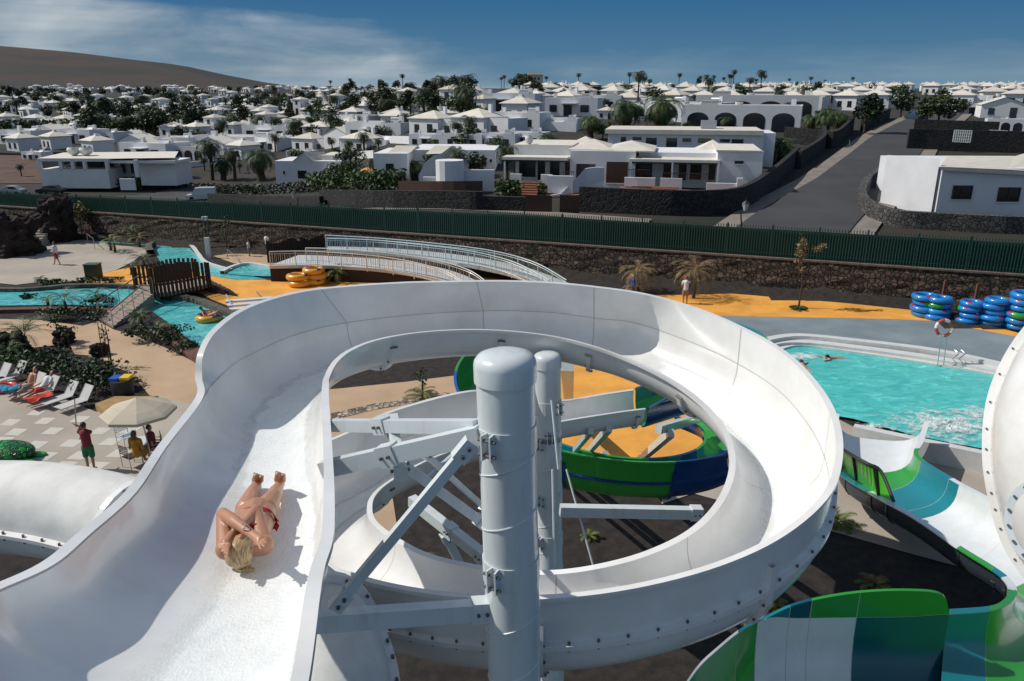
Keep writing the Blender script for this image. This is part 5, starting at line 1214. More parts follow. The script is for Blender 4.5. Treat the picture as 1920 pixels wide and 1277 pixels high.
for x,y,l in ((690,323,'left orange garden parasol behind the clipped hedge'),(715,322,'right orange garden parasol behind the clipped hedge')):
    c=V(x,y+8,100); o=thing('parasol',l,'parasol',c); MB().tube([c,c+Vector((0,0,1.1))],.04,5).build('pole',BRWN,o); MB().lathe(c+Vector((0,0,1.1)),[(1.0,-.35),(.5,-.1),(.01,.08)],8).build('canopy',mat('orange_canvas',(.62,.30,.10),.85),o)
for x,y0,y1,l in ((1407,372,340,'thin street sign pole at the corner of the curved lava wall'),(1593,280,262,'white post on the pavement beside the dark wall')):
    c=T(x,y0); t=V(x,y1,c.y); tag(MB().tube([c,t],.05,6).build('sign_pole',GREY),l,'pole')
finish(TP)

for px_,h_,l_ in ((((330,318),(380,312),(440,308)),1.1,'low white garden wall left of the palm group'),(((640,300),(670,298),(700,297)),1.2,'white garden wall behind the round shrub'),(((655,345),(680,343),(705,343)),1.1,'white garden wall below the orange parasols'),(((700,268),(760,270),(800,276)),1.2,'white parapet wall between two terraces left of centre'),(((860,316),(900,312),(940,306)),1.1,'low white wall behind the curved white garden wall'),(((430,262),(480,260),(520,258)),1.3,'white wall above the long flat terrace'),(((0,256),(60,255),(110,252)),1.2,'pale wall along the back of the left row'),(((1000,244),(1040,246),(1080,248)),1.3,'white wall under the satellite dishes'),(((1160,262),(1180,262),(1200,262)),1.3,'short white wall behind the flat roofed villa')):
    lwall(list(px_),l_,h_,.3,m_=WALLW)
# ---------------- vegetation ----------------
def palm_tpl(name,seed,th,nf,fl,leafm,trunkr=.22,droop=1.0,up=.8,leaflets=16,lw=.09,dead=True,ll=.55):
    r_=random.Random(seed); o=bpy.data.objects.new(name,None); C.objects.link(o); o['category']='palm tree'
    P=[Vector((.12*sin(t*2+seed),.1*sin(t*3),th*t)) for t in [i/6 for i in range(7)]]
    m=MB(); m.tube(P,[trunkr*(1.25-.4*i/6) for i in range(7)],9); m.build('trunk',BARK,o,smooth=True)
    m=MB(); top=P[-1]
    for k in range(nf):
        a=2*pi*k*.618+r_.uniform(-.2,.2); lvl=k/nf; el0=(up-lvl*1.5*droop)+r_.uniform(-.15,.15); L_=fl*r_.uniform(.85,1.1)*(1 if lvl<.85 else .8); n_=9; pts=[top.copy()]; e=el0; d=Vector((cos(a),sin(a),0)); mi=1 if (lvl>.82 and dead) else 0
        for i in range(n_):
            pts.append(pts[-1]+(d*cos(e)+Vector((0,0,sin(e))))*L_/n_); e-=.22*droop+.05*i*.3
        sdv=Vector((-d.y,d.x,0))
        for i in range(len(pts)-1): m.face([pts[i]-sdv*.025,pts[i+1]-sdv*.015,pts[i+1]+sdv*.015,pts[i]+sdv*.025],mi)
        for i in range(leaflets):
            f=.12+.88*i/leaflets; q=f*n_; j=min(int(q),n_-1); p=pts[j].lerp(pts[j+1],q-j); t=(pts[j+1]-pts[j]).normalized(); l=fl*ll*.42*sin(min(1,f*1.15+.12)*pi*.86+.25)+.12
            for s in (-1,1):
                dv=(sdv*s*.85+t*.75+Vector((0,0,-.25+r_.uniform(-.2,.15)))).normalized(); tip=p+dv*l; m.face([p-t*lw*.5,p+t*lw*.5,tip],mi)
    m.build('crown',[leafm,DRY],o); return remember(o)
def bush_mesh(m,c,rx,ry,rz_,n_,s,r_,lobes=7,mi=(0,)):
    L_=[(Vector((r_.uniform(-.6,.6)*rx,r_.uniform(-.6,.6)*ry,r_.uniform(-.45,.55)*rz_)),r_.uniform(.35,.6)) for _ in range(lobes)]
    for i in range(n_):
        l,rr=r_.choice(L_); d=Vector((r_.gauss(0,1),r_.gauss(0,1),r_.gauss(0,1))).normalized()*(r_.random()**.4)*rr
        p=Vector(c)+l+Vector((d.x*rx,d.y*ry,d.z*rz_)); a=Vector((r_.gauss(0,1),r_.gauss(0,1),r_.gauss(0,.7))).normalized(); b_=a.cross(Vector((r_.gauss(0,1),r_.gauss(0,1),r_.gauss(0,1)))).normalized(); k=s*r_.uniform(.6,1.4)
        m.face([p-a*k,p+b_*k*.55,p+a*k,p-b_*k*.55],r_.choice(mi))
def tree_tpl(name,seed,h,rx,leafm,n_=700,s=.22,trunk=True):
    r_=random.Random(seed); o=bpy.data.objects.new(name,None); C.objects.link(o); o['category']='tree'
    m=MB(); m.tube([(0,0,-.3),(.05,0,h*.35),(0,.05,h*.6)],[.18,.13,.07],7)
    for k in range(4): a=k*1.6; m.tube([(0,0,h*.35),(cos(a)*rx*.5,sin(a)*rx*.5,h*.7)],[.08,.03],5)
    m.build('trunk',BARK,o); m=MB(); bush_mesh(m,(0,0,h*.64),rx,rx,h*.42,n_,s,r_,9); m.build('crown',leafm,o); return remember(o)
PA=palm_tpl('palm_tree',1,4.2,34,2.6,LEAF2,.2,lw=.13,leaflets=14)
PB=palm_tpl('palm_tree',2,3.0,44,3.0,LEAF,.42,lw=.13,leaflets=16)      # stout date palm
PC=palm_tpl('palm_tree',3,7.0,30,2.4,LEAF2,.16,lw=.15,leaflets=12)
PD=palm_tpl('palm_tree',5,2.2,40,3.4,LEAF,.5,up=1.15,lw=.14,leaflets=18,dead=False)
TA=tree_tpl('tree',11,4.5,2.4,LEAF2,800,.26); TB=tree_tpl('tree',12,5.5,2.0,LEAF2,800,.26); TC=tree_tpl('tree',13,3.2,2.6,LEAF,700,.24)
def plant(tp,px,py,hpx,h0,label,group,rz=None):
    p=T(px,py); dep=p.y*CT+(H-p.z)*ST; s=hpx/F*dep/h0
    return dup(tp,(p.x,p.y,p.z-.05),rnd.uniform(0,6.28) if rz is None else rz,(s,s,s),label,group)
for q in ((PA,398,338,82,5.2,'leftmost and tallest of the three shaggy palms above the white van'),(PA,440,340,68,5.2,'middle one of the shaggy palms above the white van'),(PB,490,340,82,5,'thick skirted palm, rightmost of the group above the white van'),(PB,420,338,55,5,'low bushy palm between the shaggy ones above the van'),
  (PA,683,292,48,5.2,'fan palm behind the white terrace left of the twin gabled villa'),(PA,710,290,34,5.2,'shorter fan palm right beside the taller one left of the twin gabled villa'),(PB,777,341,56,5,'fan palm with full round crown in front of the twin gabled villa'),
  (PD,1028,284,50,5,'spiky dark palm above the left roof of the pyramid roofed villa'),(PB,1107,262,60,5,'big date palm with arching fronds behind the villas'),(PB,1172,256,90,5,'tall rough palm between the date palm and the tallest tree'),(PB,1240,256,100,5,'largest palm crown in the town, behind the flat roofed villa'),(PD,1462,306,70,5,'large date palm beside the main road next to the villa'),(PB,1545,256,64,5,'feathery palm over the dark wall left of the main road'),(PB,1520,252,50,5,'yellowish palm at the left end of the dark wall'),(PB,1572,250,52,5,'palm touching the dark round tree left of the main road'),
  (PC,1335,205,44,8.5,'slim palm rising above the farther arcade'),(PB,1360,246,36,5,'palm in the garden of the long arcade'),(PC,1300,206,32,8.5,'smaller slim palm at the left end of the farther arcade'),(PB,1400,213,30,5,'palm bush on the terrace of the farther arcade'),
  (PC,945,164,28,8.5,'palm on the skyline just left of the hotel'),(PC,940,164,24,8.5,'second skyline palm left of the hotel'),(PC,1024,160,26,8.5,'skyline palm touching the right end of the hotel'),(PC,1085,164,32,8.5,'skyline palm between the hotel and the tallest skyline palms'),(PC,1180,164,34,8.5,'tallest skyline palm right of the middle'),(PC,1207,164,24,8.5,'small skyline palm beside the tallest one'),(PC,1273,162,32,8.5,'skyline palm with a thin trunk above the small pyramid roofs'),(PC,1337,164,28,8.5,'left one of the close pair of skyline palms'),(PC,1366,164,30,8.5,'right one of the close pair of skyline palms'),(PC,1356,164,24,8.5,'lowest palm of the close skyline trio'),(PC,1545,166,18,8.5,'little skyline palm right of the aerials'),
  (PC,755,170,26,6.5,'round headed tree standing alone on the skyline left of the far road'),(PA,40,332,26,5,'small palm on the bare plot at left'),(PB,560,250,30,5,'palm bush among the bungalows left of the middle')):
    plant(*q,group=None)
for q in ((TB,1620,252,80,5.5,'dark tall round tree beside the main road'),(TA,1688,222,50,4.5,'broad green tree at the bend of the main road'),(TA,1758,240,66,4.5,'dark broad tree right of the main road'),(TB,1735,238,52,5.5,'darker tree close beside the broad one right of the main road'),(TA,1800,215,28,4.5,'small garden tree behind the dark right hand wall'),
  (TA,880,180,34,4.5,'dark tree left of the start of the far road'),(TA,850,178,30,4.5,'second dark tree left of the far road'),(TB,866,172,24,5.5,'upper dark tree left of the far road'),(TA,985,170,30,4.5,'dark tree in front of the hotel'),(TA,968,172,26,4.5,'dark tree between the far road and the hotel'),
  (TC,560,304,24,3.2,'yellow green shrub left of the small outbuilding'),(TC,660,330,28,3.2,'dense round shrub left of the orange parasols'),(TC,820,262,20,3.2,'dark shrub between terraces'),(TA,300,330,36,4.5,'reddish dark shrub right of the gallery house'),(TA,340,334,40,4.5,'dark tree between the gallery house and the palm group'),(TA,275,332,28,4.5,'shrub against the gallery house wall'),
  (TC,1140,250,22,3.2,'dark shrub left of the rough palm'),(TC,1130,262,28,3.2,'reddish bush behind the villas'),(TA,1290,252,24,4.5,'dark shrub at the left end of the long arcade')):
    plant(*q,group=None)
rnd2=random.Random(44)
def spread(n_,x0,x1,y0,y1,tps,names,hmin,hmax,grp):
    c=0
    while c<n_:
        px=rnd2.uniform(x0,x1); py=rnd2.uniform(y0,y1); rp=1695-(py-222)*1.15
        if (881<px<948 and 160<py<200) or (py>190 and abs(px-rp)<65+(py-200)*.6): continue
        k=rnd2.randrange(len(tps)); a,b=where(px,py); p=T(px,py); s=rnd2.uniform(hmin,hmax); c+=1
        lb=f'{names[k]} {a}, {b}'; o=dup(tps[k],(p.x,p.y,p.z-.1),rnd2.uniform(0,6.28),(s,s,s*rnd2.uniform(.85,1.15)),lb,grp); REG.setdefault(lb,[]).append((px,o))
nm=('dark bushy tree','tall dark tree','low green tree','dark palm','slim palm')
tp=(TA,TB,TC,PA,PC)
spread(60,150,440,228,256,(TA,TB,TC,PA),('dark bushy tree','tall dark tree','low green tree','dark palm'),.9,1.7,'trees of the left part of the town')
spread(110,0,600,178,228,(TA,TB,TC,PA,PA),nm[:4]+('bushy palm',),.95,1.7,'trees among the far houses at left')
spread(34,330,640,226,272,(TA,TB,TC,PA),nm[:4],.8,1.4,'trees among the far houses at left')
spread(30,0,400,150,184,(TA,TC),('dark bushy tree','low green tree'),.7,1.3,'trees on the slope below the hill')
spread(75,560,880,168,228,(TA,TB,TC,PA),nm[:4],.9,1.5,'trees left of the far road')
spread(14,400,900,158,166,(TA,TB,PC),('dark bushy tree','tall dark tree','slim palm'),.8,1.3,'trees on the skyline')
spread(44,960,1560,168,212,tp,nm,.6,1.1,'trees between the small pyramid roofs')
spread(18,1180,1560,205,245,(TC,PA,PB),('low green shrub','dark palm','stout palm'),.6,.9,'garden plants behind the villas')
spread(16,1500,1920,176,212,(TA,TC,PA),('dark bushy tree','low green tree','dark palm'),.6,1.1,'trees at the top of the main road')
spread(50,330,960,236,345,(TC,TA,PA),('low green shrub','dark bushy tree','dark palm'),.4,.9,'garden shrubs among the terraces')
spread(12,1300,1640,160,168,(TB,PC),('dark tree','slim palm'),1.0,1.8,'trees on the skyline')
# hedges
def hedge(pts,h,w,label,m_,n_=900,s=.14,useT=True,name='hedge',cat_='hedge'):
    P=[T(x,y) for x,y in pts] if useT else [G(x,y,0) for x,y in pts]; m=MB(); r_=random.Random(len(label))
    for i in range(n_):
        f=r_.random()*(len(P)-1); k=int(f); p=P[k].lerp(P[k+1],f-k); p=p+Vector((r_.uniform(-.5,.5)*w*.6,r_.uniform(-.5,.5)*w,h*(r_.random()**.7)*r_.uniform(.8,1.05)))
        a=Vector((r_.gauss(0,1),r_.gauss(0,1),r_.gauss(0,.7))).normalized(); b_=a.cross(Vector((r_.gauss(0,1),r_.gauss(0,1),r_.gauss(0,1)))).normalized(); q=s*r_.uniform(.6,1.4); m.face([p-a*q,p+b_*q*.6,p+a*q,p-b_*q*.6])
    return tag(m.build(name,m_,origin=P[0]),label,cat_)
hedge([(582,358),(640,360),(700,362),(756,362)],2.3,2.0,'long clipped green hedge in front of the orange parasols',mat('hedge_green',(.055,.10,.022),.7,col2=(.02,.045,.012),vs_=1.5),3800,.2)
hedge([(370,362),(430,364),(500,364),(585,362)],1.5,1.6,'dull olive hedge under the three shaggy palms',LEAF2,2000,.2)
hedge([(225,356),(290,356),(350,350)],2.0,2.5,'dark shrubs in front of the gallery house along the street',LEAF2,1800,.22)
hedge([(0,250),(100,252),(200,254),(330,250)],4,4,'dark belt of shrubs behind the left row of houses',LEAF2,3000,.5)
hedge([(935,372),(955,374),(975,374)],1.7,1.5,'cactus like shrubs left of the villa steps',LEAF,700,.16)
hedge([(1350,360),(1372,360),(1390,362)],1.0,1.0,'agave clump on the terrace wall of the villa',LEAFY,500,.14)
hedge([(1188,360),(1210,362)],.9,.9,'low green clump by the villa pool',LEAF,350,.12)
hedge([(1010,366),(1018,367)],1.2,.8,'yellow green bush on the villa steps',LEAFY,300,.14)
# --- park plants ---
def fern_palm(px,py,pt,label,leafm=LEAF,nf=16,fl=None,th=.4,droop=1.0,group=None,tr=.09,wide=1.0,z=0):
    c=G(px,py,z); t=V(px,pt,c.y); h=t.z-z; tr_h=h*th; fl=(h-tr_h)*1.15*wide; r_=random.Random(px*7+py); o=thing('palm_tree',label,'palm tree',c,group)
    m=MB(); m.tube([c,c+Vector((.03,0,tr_h*.5)),c+Vector((.0,.02,tr_h))],[tr*1.3,tr,tr*.9],8); m.build('trunk',BARK,o,smooth=True)
    m=MB(); top=c+Vector((0,.02,tr_h))
    for k in range(nf):
        a=2*pi*k*.618; e=1.35-(k/nf)*1.1*droop+r_.uniform(-.12,.12); L_=fl*r_.uniform(.8,1.1); d=Vector((cos(a),sin(a),0)); pts=[top.copy()]; sdv=Vector((-d.y,d.x,0))
        for i in range(7): pts.append(pts[-1]+(d*cos(e)+Vector((0,0,sin(e))))*L_/7); e-=.27*droop
        for i in range(7): m.face([pts[i]-sdv*.012,pts[i+1]-sdv*.008,pts[i+1]+sdv*.008,pts[i]+sdv*.012])
        for i in range(14):
            f=.2+.8*i/14; q=f*7; j=min(int(q),6); p=pts[j].lerp(pts[j+1],q-j); tt=(pts[j+1]-pts[j]).normalized(); l=L_*.30*sin(min(1,f)*pi*.85+.3)+.03
            for s in (-1,1):
                dv=(sdv*s*.7+tt*.8+Vector((0,0,-.2+r_.uniform(-.15,.1)))).normalized(); m.face([p-tt*.022,p+tt*.022,p+dv*l])
    m.build('crown',leafm,o); return o
MIXD=mat('half_dry_frond',(.20,.15,.05),.7,col2=(.06,.075,.02),vs_=3)
fern_palm(1300,560,448,'big half dried palm by the orange paving in front of the rubble wall',DRY,26,th=.45,droop=1.25,wide=.85)
fern_palm(1196,548,474,'shaggy dried palm just above the far rim of the white slide',DRY,30,th=.5,droop=1.2,wide=1.15)
fern_palm(1188,552,505,'low dried palm at the foot of the shaggy one',DRY,12,th=.25,droop=1.4,wide=.8)
fern_palm(1617,554,495,'small yellow green palm against the rubble wall right of the bare tree',LEAFY,12,th=.45,droop=.6,wide=.45)
fern_palm(1412,540,492,'little yellowish palm right of the dark service pillar',MIXD,12,th=.4,droop=1.1,wide=.7)
fern_palm(632,531,481,'palm in a small pot ring beside the yellow ring piles',LEAFY,16,th=.35,droop=1.1,wide=1.0)
fern_palm(742,528,510,'low ragged palm by the front ramp',DRY,10,th=.2,droop=1.3)
fern_palm(125,590,520,'dark palm between the river and the sand plaza',LEAF,16,th=.35)
fern_palm(52,660,560,'tall bushy palm at the left over the sand plaza',LEAF,18,th=.3,droop=.8,wide=.8)
fern_palm(20,675,625,'small palm at the far left of the planting bed',LEAF,12,th=.3)
fern_palm(270,500,466,'dark spiky palm at the bend of the upper pool',LEAF2,18,th=.3,wide=1.2)
fern_palm(216,474,432,'left yellowish palm on the upper plaza',MIXD,12,th=.45,wide=.9)
fern_palm(208,470,428,'green palm just behind the yellowish one on the upper plaza',LEAFY,12,th=.45,wide=.9)
fern_palm(262,464,422,'palm leaning right over the upper pool',MIXD,12,th=.4,wide=1.0)
fern_palm(248,455,404,'tall green palm behind the upper pool',LEAF,14,th=.4,wide=.9)
fern_palm(180,560,528,'short dark palm on the river edge left of the bridge steps',LEAF2,10,th=.2,wide=1.2)
fern_palm(265,610,560,'dense palm beside the bridge steps on the river bank',LEAF,16,th=.3,wide=.8)
fern_palm(75,528,510,'tiny palm at the lower edge of the upper plaza',LEAF,10,th=.2)
fern_palm(247,515,488,'small round headed palm left of the brown pickets',LEAF,10,th=.5)
fern_palm(292,625,595,'low spiky plant on the bank under the bridge steps',LEAF,12,th=.1,wide=1.3)
fern_palm(90,574,548,'thin palm sprig on the near river kerb',LEAF,8,th=.5)
fern_palm(790,745,720,'fern clump at the foot of the thin trunk seen through the loop',LEAFY,12,th=.1,wide=1.6)
fern_palm(1497,582,568,'grass tuft ring at the foot of the bare tree',LEAF,12,th=.1,wide=1.3)
fern_palm(1570,985,945,'yellow grass clump beside the white loop at right',LEAFY,18,th=.05,wide=1.0)
fern_palm(1640,1105,1065,'dry yellow grass tuft on the black gravel above the raft slide bowl',MIXD,26,th=.05,wide=.8)
fern_palm(1455,1140,1112,'small green tuft between the white loop and the raft slide bowl',LEAFY,14,th=.05,wide=1.0)
fern_palm(1105,1010,982,'yellow green tuft on the gravel seen through the loop',LEAFY,12,th=.05,wide=.7)
fern_palm(800,1075,1040,'low red and green plant on the gravel inside the lower turn',MIXD,14,th=.05,wide=1.3)
fern_palm(1415,1175,1160,'tiny tuft near the raft slide bowl rim',LEAFY,9,th=.05,wide=1.2)
# thin young tree with dry crown in the orange paving
c=G(1497,578,0); t=V(1505,440,c.y); o=thing('young_tree','thin young tree with sparse dry crown on the right orange paving','tree',c)
MB().tube([c,c+Vector((.05,0,1.6)),Vector((t.x,t.y,t.z-.6))],[.06,.045,.03],7).build('trunk',BARK,o,smooth=True)
m=MB(); r_=random.Random(3); bush_mesh(m,Vector((t.x,t.y,t.z-1.1)),.45,.45,1.2,330,.085,r_,9); bush_mesh(m,Vector((t.x+1.2,t.y,t.z-.75)),.7,.3,.35,140,.08,r_,5); m.build('crown',DRY,o)
MB().lathe(c,[(.55,.045),(.001,.05)],18).build('tree_pit',LAPILLI,o)
def sapling(px,py,pt,label,m_=LEAF,w=.5,n_=160,s=.07,stakes=False):
    c=G(px,py,0); t=V(px,pt,c.y); o=thing('young_tree',label,'tree',c); h=t.z
    MB().tube([c,Vector((c.x+.03,c.y,h*.6)),Vector((c.x,c.y,h*.92))],[.045,.03,.015],6).build('trunk',BARK,o,smooth=True)
    m=MB(); bush_mesh(m,Vector((c.x,c.y,h*.72)),w,w,h*.3,n_,s,random.Random(px),6); m.build('crown',m_,o)
    return o
sapling(426,470,400,'slender sapling on the black bed behind the upper pool',LEAF,.5)
sapling(390,478,395,'tall thin sapling left of the info board',LEAF2,.55)
sapling(510,452,385,'bushy sapling in front of the green fence above the sand path',LEAF,.9,300,.1)
sapling(612,440,378,'bushy sapling just left of the tall lamp on the ramps',LEAF,.8,260,.1)
sapling(548,444,392,'thin sapling left of the tall dark lamp',LEAF2,.4)
sapling(330,440,385,'yellow green sapling in front of the green fence at left',LEAFY,.8,260,.1)
sapling(283,438,372,'brownish tall shrub before the fence at left',MIXD,.8,260,.1)
sapling(155,446,378,'tall grassy shrub right of the dark rock pillar',MIXD,1.0,380,.12)
sapling(190,446,392,'green shrub behind the upper plaza palms',LEAF,.9,300,.12)
sapling(240,430,395,'dark shrub close to the fence behind the upper pool',LEAF2,1.1,300,.12)
sapling(792,742,690,'thin trunked sapling seen through the loop on the sand path',LEAF,.35,90)
sapling(1690,556,505,'faint thin shrub against the rubble wall before the blue rings',LEAF2,.35,110,.06)
sapling(1720,560,495,'wispy shrub against the rubble wall beside the blue rings',LEAF2,.4,120,.06)
sapling(1270,540,480,'wispy plant on the rubble wall left of the big dried palm',LEAF2,.4,110,.06)
sapling(210,688,600,'tall thin sapling with two stakes on the sand plaza',LEAF,.35,60)
sapling(110,640,585,'sapling with sparse leaves above the planting bed',LEAF,.5,120,.08)
sapling(130,650,610,'second sparse sapling above the planting bed',LEAF,.5,110,.08)
def bushes(lst):
    for px,py,pt,w,m_,lb in lst:
        c=G(px,py,0); t=V(px,pt,c.y); m=MB(); bush_mesh(m,Vector((c.x,c.y,t.z*.5)),w,w*.8,t.z*.5,int(420*w),.085,random.Random(px+py),8); tag(m.build('shrub',m_,origin=c),lb,'shrub')
bushes([(75,700,645,1.4,LEAF2,'dark leafy bush behind the left loungers'),(115,715,660,1.6,LEAF2,'broad dark bush in the middle of the planting bed'),(160,725,675,1.6,LEAF,'green bush with small leaves right of the middle of the bed'),(200,735,690,1.3,LEAF2,'dark bush just left of the lidded bin'),(235,728,702,.7,LEAF,'small bush behind the lidded bin'),(50,690,655,1.0,LEAF,'bright green leaves at the left end of the bed'),
 (185,575,552,1.0,LEAF,'low bush at the foot of the bridge steps'),(172,600,572,1.2,LEAF2,'dark bush left of the bridge steps'),(110,600,575,1.1,LEAF2,'low dark growth on the bank left of the steps'),(320,640,608,1.2,LEAF2,'dark clump on the near river bank'),(345,660,640,1.0,LEAF2,'low growth near the slide on the river bank'),(270,640,605,1.2,LEAF2,'black green clump under the bridge steps'),(100,532,522,1.0,LEAF,'row of small plants on the upper plaza edge, left'),(155,533,521,.8,LEAF2,'row of small plants on the upper plaza edge by the orange paving'),(210,530,518,1.0,LEAF2,'small plants on the orange paving edge'),(290,446,432,1.4,LEAF2,'low planting behind the upper pool'),(400,462,448,1.2,LEAF2,'low planting beside the sand path'),(440,455,440,.9,LEAF,'small bush on the bend of the sand path'),(60,560,548,.6,LEAF2,'dark tuft in the near river kerb'),(1235,520,500,1.0,LEAF2,'dull bush against the wall by the dried palm'),(1130,512,490,1.1,LEAF2,'dull growth on the rubble wall base'),(940,496,486,.9,LEAF2,'small dark shrub right of the curved ramps'),(30,440,420,1.6,LEAF2,'dark growth behind the left rock'),(200,425,400,2.0,LEAF2,'dark thicket between the rock pillar and the fence'),(120,415,385,2.0,LEAF2,'tall dark thicket behind the rock pillar'),(350,440,410,1.6,LEAF2,'dark shrubs along the fence behind the upper pool')])
rock('boulder','black boulder beside the loungers at the far left',10,0,668,1.6,1.0,4,1.2); rock('boulder','dark boulder on the planting bed top',112,0,650,1.0,.8,6,1.0); rock('boulder','black boulder at the right end of the planting bed',178,0,712,1.0,.7,7,1.0); rock('boulder','dark boulder among the bushes by the stakes',178,0,672,.9,.6,3,.8)
for a,b_,l in (((183,606),(196,690),'left thin stake on the sand plaza'),((190,608),(208,692),'right thin stake on the sand plaza')):
    c=G(b_[0],b_[1],0); tag(MB().tube([c,V(a[0],a[1],c.y)],.02,5).build('stake',BRWN),l,'stake')
finish([PA,PB,PC,PD,TA,TB,TC]); number_labels()
# ---------------- people ----------------
SKIN=mat('skin',(.46,.235,.15),.5,var=.08,vs_=4); SKIN2=mat('tanned_skin',(.34,.17,.10),.5)
def blob(name,segs,m_,parent,vox=.02,smooth=6,origin=None):
    "one continuous surface grown from tapered limbs: (a,b,ra,rb)"
    m=MB()
    for s in segs:
        a,b,ra,rb=Vector(s[0]),Vector(s[1]),s[2],s[3]; fl=s[4] if len(s)>4 else (1,1,1)
        m.tube([a,a.lerp(b,.5),b],[ra,(ra+rb)/2,rb],12); m.ball(a,ra,7,sc=fl); m.ball(b,rb,7,sc=fl)
    o=m.build(name,m_,parent,smooth=True,origin=origin)
    r=o.modifiers.new('r','REMESH'); r.mode='VOXEL'; r.voxel_size=vox; r.use_smooth_shade=True
    s=o.modifiers.new('s','SMOOTH'); s.iterations=smooth; s.factor=.5
    dg=bpy.context.evaluated_depsgraph_get(); me=bpy.data.meshes.new_from_object(o.evaluated_get(dg)); o.modifiers.clear(); old=o.data; o.data=me; bpy.data.meshes.remove(old)
    me.materials.clear(); me.materials.append(m_)
    for p in me.polygons: p.use_smooth=True
    return o
def person(px,py,label,h=1.7,face=0,shirt=None,short=None,skirt=None,hair=(.05,.03,.02),arms=((-.25,-.1),(.25,-.1)),stride=.0,z=0,bag=None,skin=SKIN2,pt=None,loc=None):
    c=loc or G(px,py,z); o=thing('person',label,'person',c); k=h/1.7; M=Matrix.Rotation(face,3,'Z'); tr=lambda x,y,zz_:Vector(c)+M@(Vector((x,y,zz_))*k)
    B=[]
    for s,st in ((-1,stride),(1,-stride)):
        hip=tr(s*.09,0,.88); kn=tr(s*.10,-st*.5-.03*abs(st),.48); an=tr(s*.10,st*-.9,.08); B+=[(hip,kn,.085*k,.055*k),(kn,an,.055*k,.038*k),(an,an+M@Vector((0,-.13*k,-.04*k)),.04*k,.03*k)]
    B+=[(tr(0,0,.92),tr(0,0,1.15),.13*k,.125*k),(tr(0,0,1.15),tr(0,.01,1.34),.13*k,.14*k),(tr(-.15,0,1.38),tr(.15,0,1.38),.065*k,.065*k),(tr(0,0,1.42),tr(0,0,1.52),.05*k,.05*k),(tr(0,-.005,1.575),tr(0,-.01,1.64),.082*k,.085*k),(tr(0,-.09,1.585),tr(0,-.1,1.575),.016*k,.014*k)]
    sl=[]
    for s,(el_,ha) in zip((-1,1),arms):
        sh=tr(s*.19,0,1.38)
        if isinstance(el_,tuple): e=tr(*el_); hd=tr(*ha)
        else: e=tr(s*.24,.03,1.10); hd=tr(s*.25+0,-.08+ha*0,.86)
        B+=[(sh,e,.05*k,.038*k),(e,hd,.037*k,.027*k)]
        d=(hd-e).normalized()
        B+=[(hd,hd+d*.08*k,.034*k,.03*k)]+[(hd+d*.08*k,hd+d*.16*k+M@Vector((f*.02,0,0)),.012*k,.009*k) for f in (-1.2,0,1.2)]
        sl.append((sh,sh.lerp(e,.6),.062*k,.056*k))
    blob('body',B,skin,o,.022,3)
    if shirt: blob('shirt',[(tr(0,0,.92),tr(0,0,1.15),.152*k,.15*k),(tr(0,0,1.15),tr(0,.01,1.34),.15*k,.158*k),(tr(-.15,0,1.38),tr(.15,0,1.38),.078*k,.078*k)]+sl,shirt,o,.024,3)
    if short: blob('shorts',[(tr(0,0,.93),tr(0,0,.86),.148*k,.14*k)]+[(tr(s*.09,0,.86),tr(s*.105,-(s*-stride)*.4,.55),.105*k,.095*k) for s in (-1,1)],short,o,.024,3)
    if skirt: blob('dress',[(tr(0,0,1.36),tr(0,0,1.1),.15*k,.15*k),(tr(0,0,1.1),tr(0,0,.55),.15*k,.24*k),(tr(-.14,0,1.38),tr(.14,0,1.38),.07*k,.07*k)],skirt,o,.024,3)
    blob('hair',[(tr(0,.025,1.63),tr(0,.02,1.66),.088*k,.088*k)]+([(tr(0,.06,1.6),tr(0,.07,1.42),.075*k,.05*k)] if skirt or bag=='long' else []),mat('hair%d'%int(hair[0]*1000),hair,.6),o,.02,2)
    return o
MAROON=mat('maroon_cloth',(.17,.022,.035),.85); GRNS=mat('green_shorts',(.01,.14,.05),.8); WHT=mat('white_shirt',(.62,.64,.66),.85); REDS=mat('red_shorts',(.30,.03,.04),.8); YELD=mat('yellow_dress',(.42,.27,.01),.85,col2=(.30,.10,.01),vs_=9); DKR=mat('dark_red_cloth',(.13,.01,.02),.85); NAVYC=mat('navy_cloth',(.02,.03,.08),.85); GRYS=mat('grey_cloth',(.2,.2,.21),.85)
person(172,882,'man in maroon shirt and green shorts holding up a pole on the tiled plaza',1.78,R(180),MAROON,GRNS,arms=(((.22,-.05,1.12),(.26,-.2,1.18)),((.10,.0,1.55),(.22,.0,1.62))),hair=(.03,.02,.015))
person(108,497,'man in a white shirt and red shorts walking on the upper plaza',1.72,R(-90),WHT,REDS,stride=.30)
person(66,468,'person in dark clothes standing between the dark rocks',1.65,R(20),NAVYC,NAVYC)
person(167,450,'bather in pink at the rail of the upper pool steps',1.6,R(40),None,REDS,skin=SKIN)
person(503,478,'person in a white shirt beside the timber stockade',1.7,R(150),WHT,NAVYC)
person(468,481,'small figure in white with a red cap on the sand path',1.3,R(90),WHT,GRYS,hair=(.30,.03,.03))
person(1284,570,'person in white shirt and red cap just beyond the far slide rim',1.72,R(170),WHT,mat('tan_shorts',(.30,.17,.11),.85),hair=(.28,.02,.03),arms=(((.25,.05,1.15),(.12,-.2,1.1)),((.25,.05,1.15),(.1,-.22,1.12))))
person(1186,560,'person in blue with a yellow cap partly hidden by the dried palm',1.5,R(90),mat('blue_cloth',(.01,.06,.28),.8),NAVYC,hair=(.45,.35,.03))
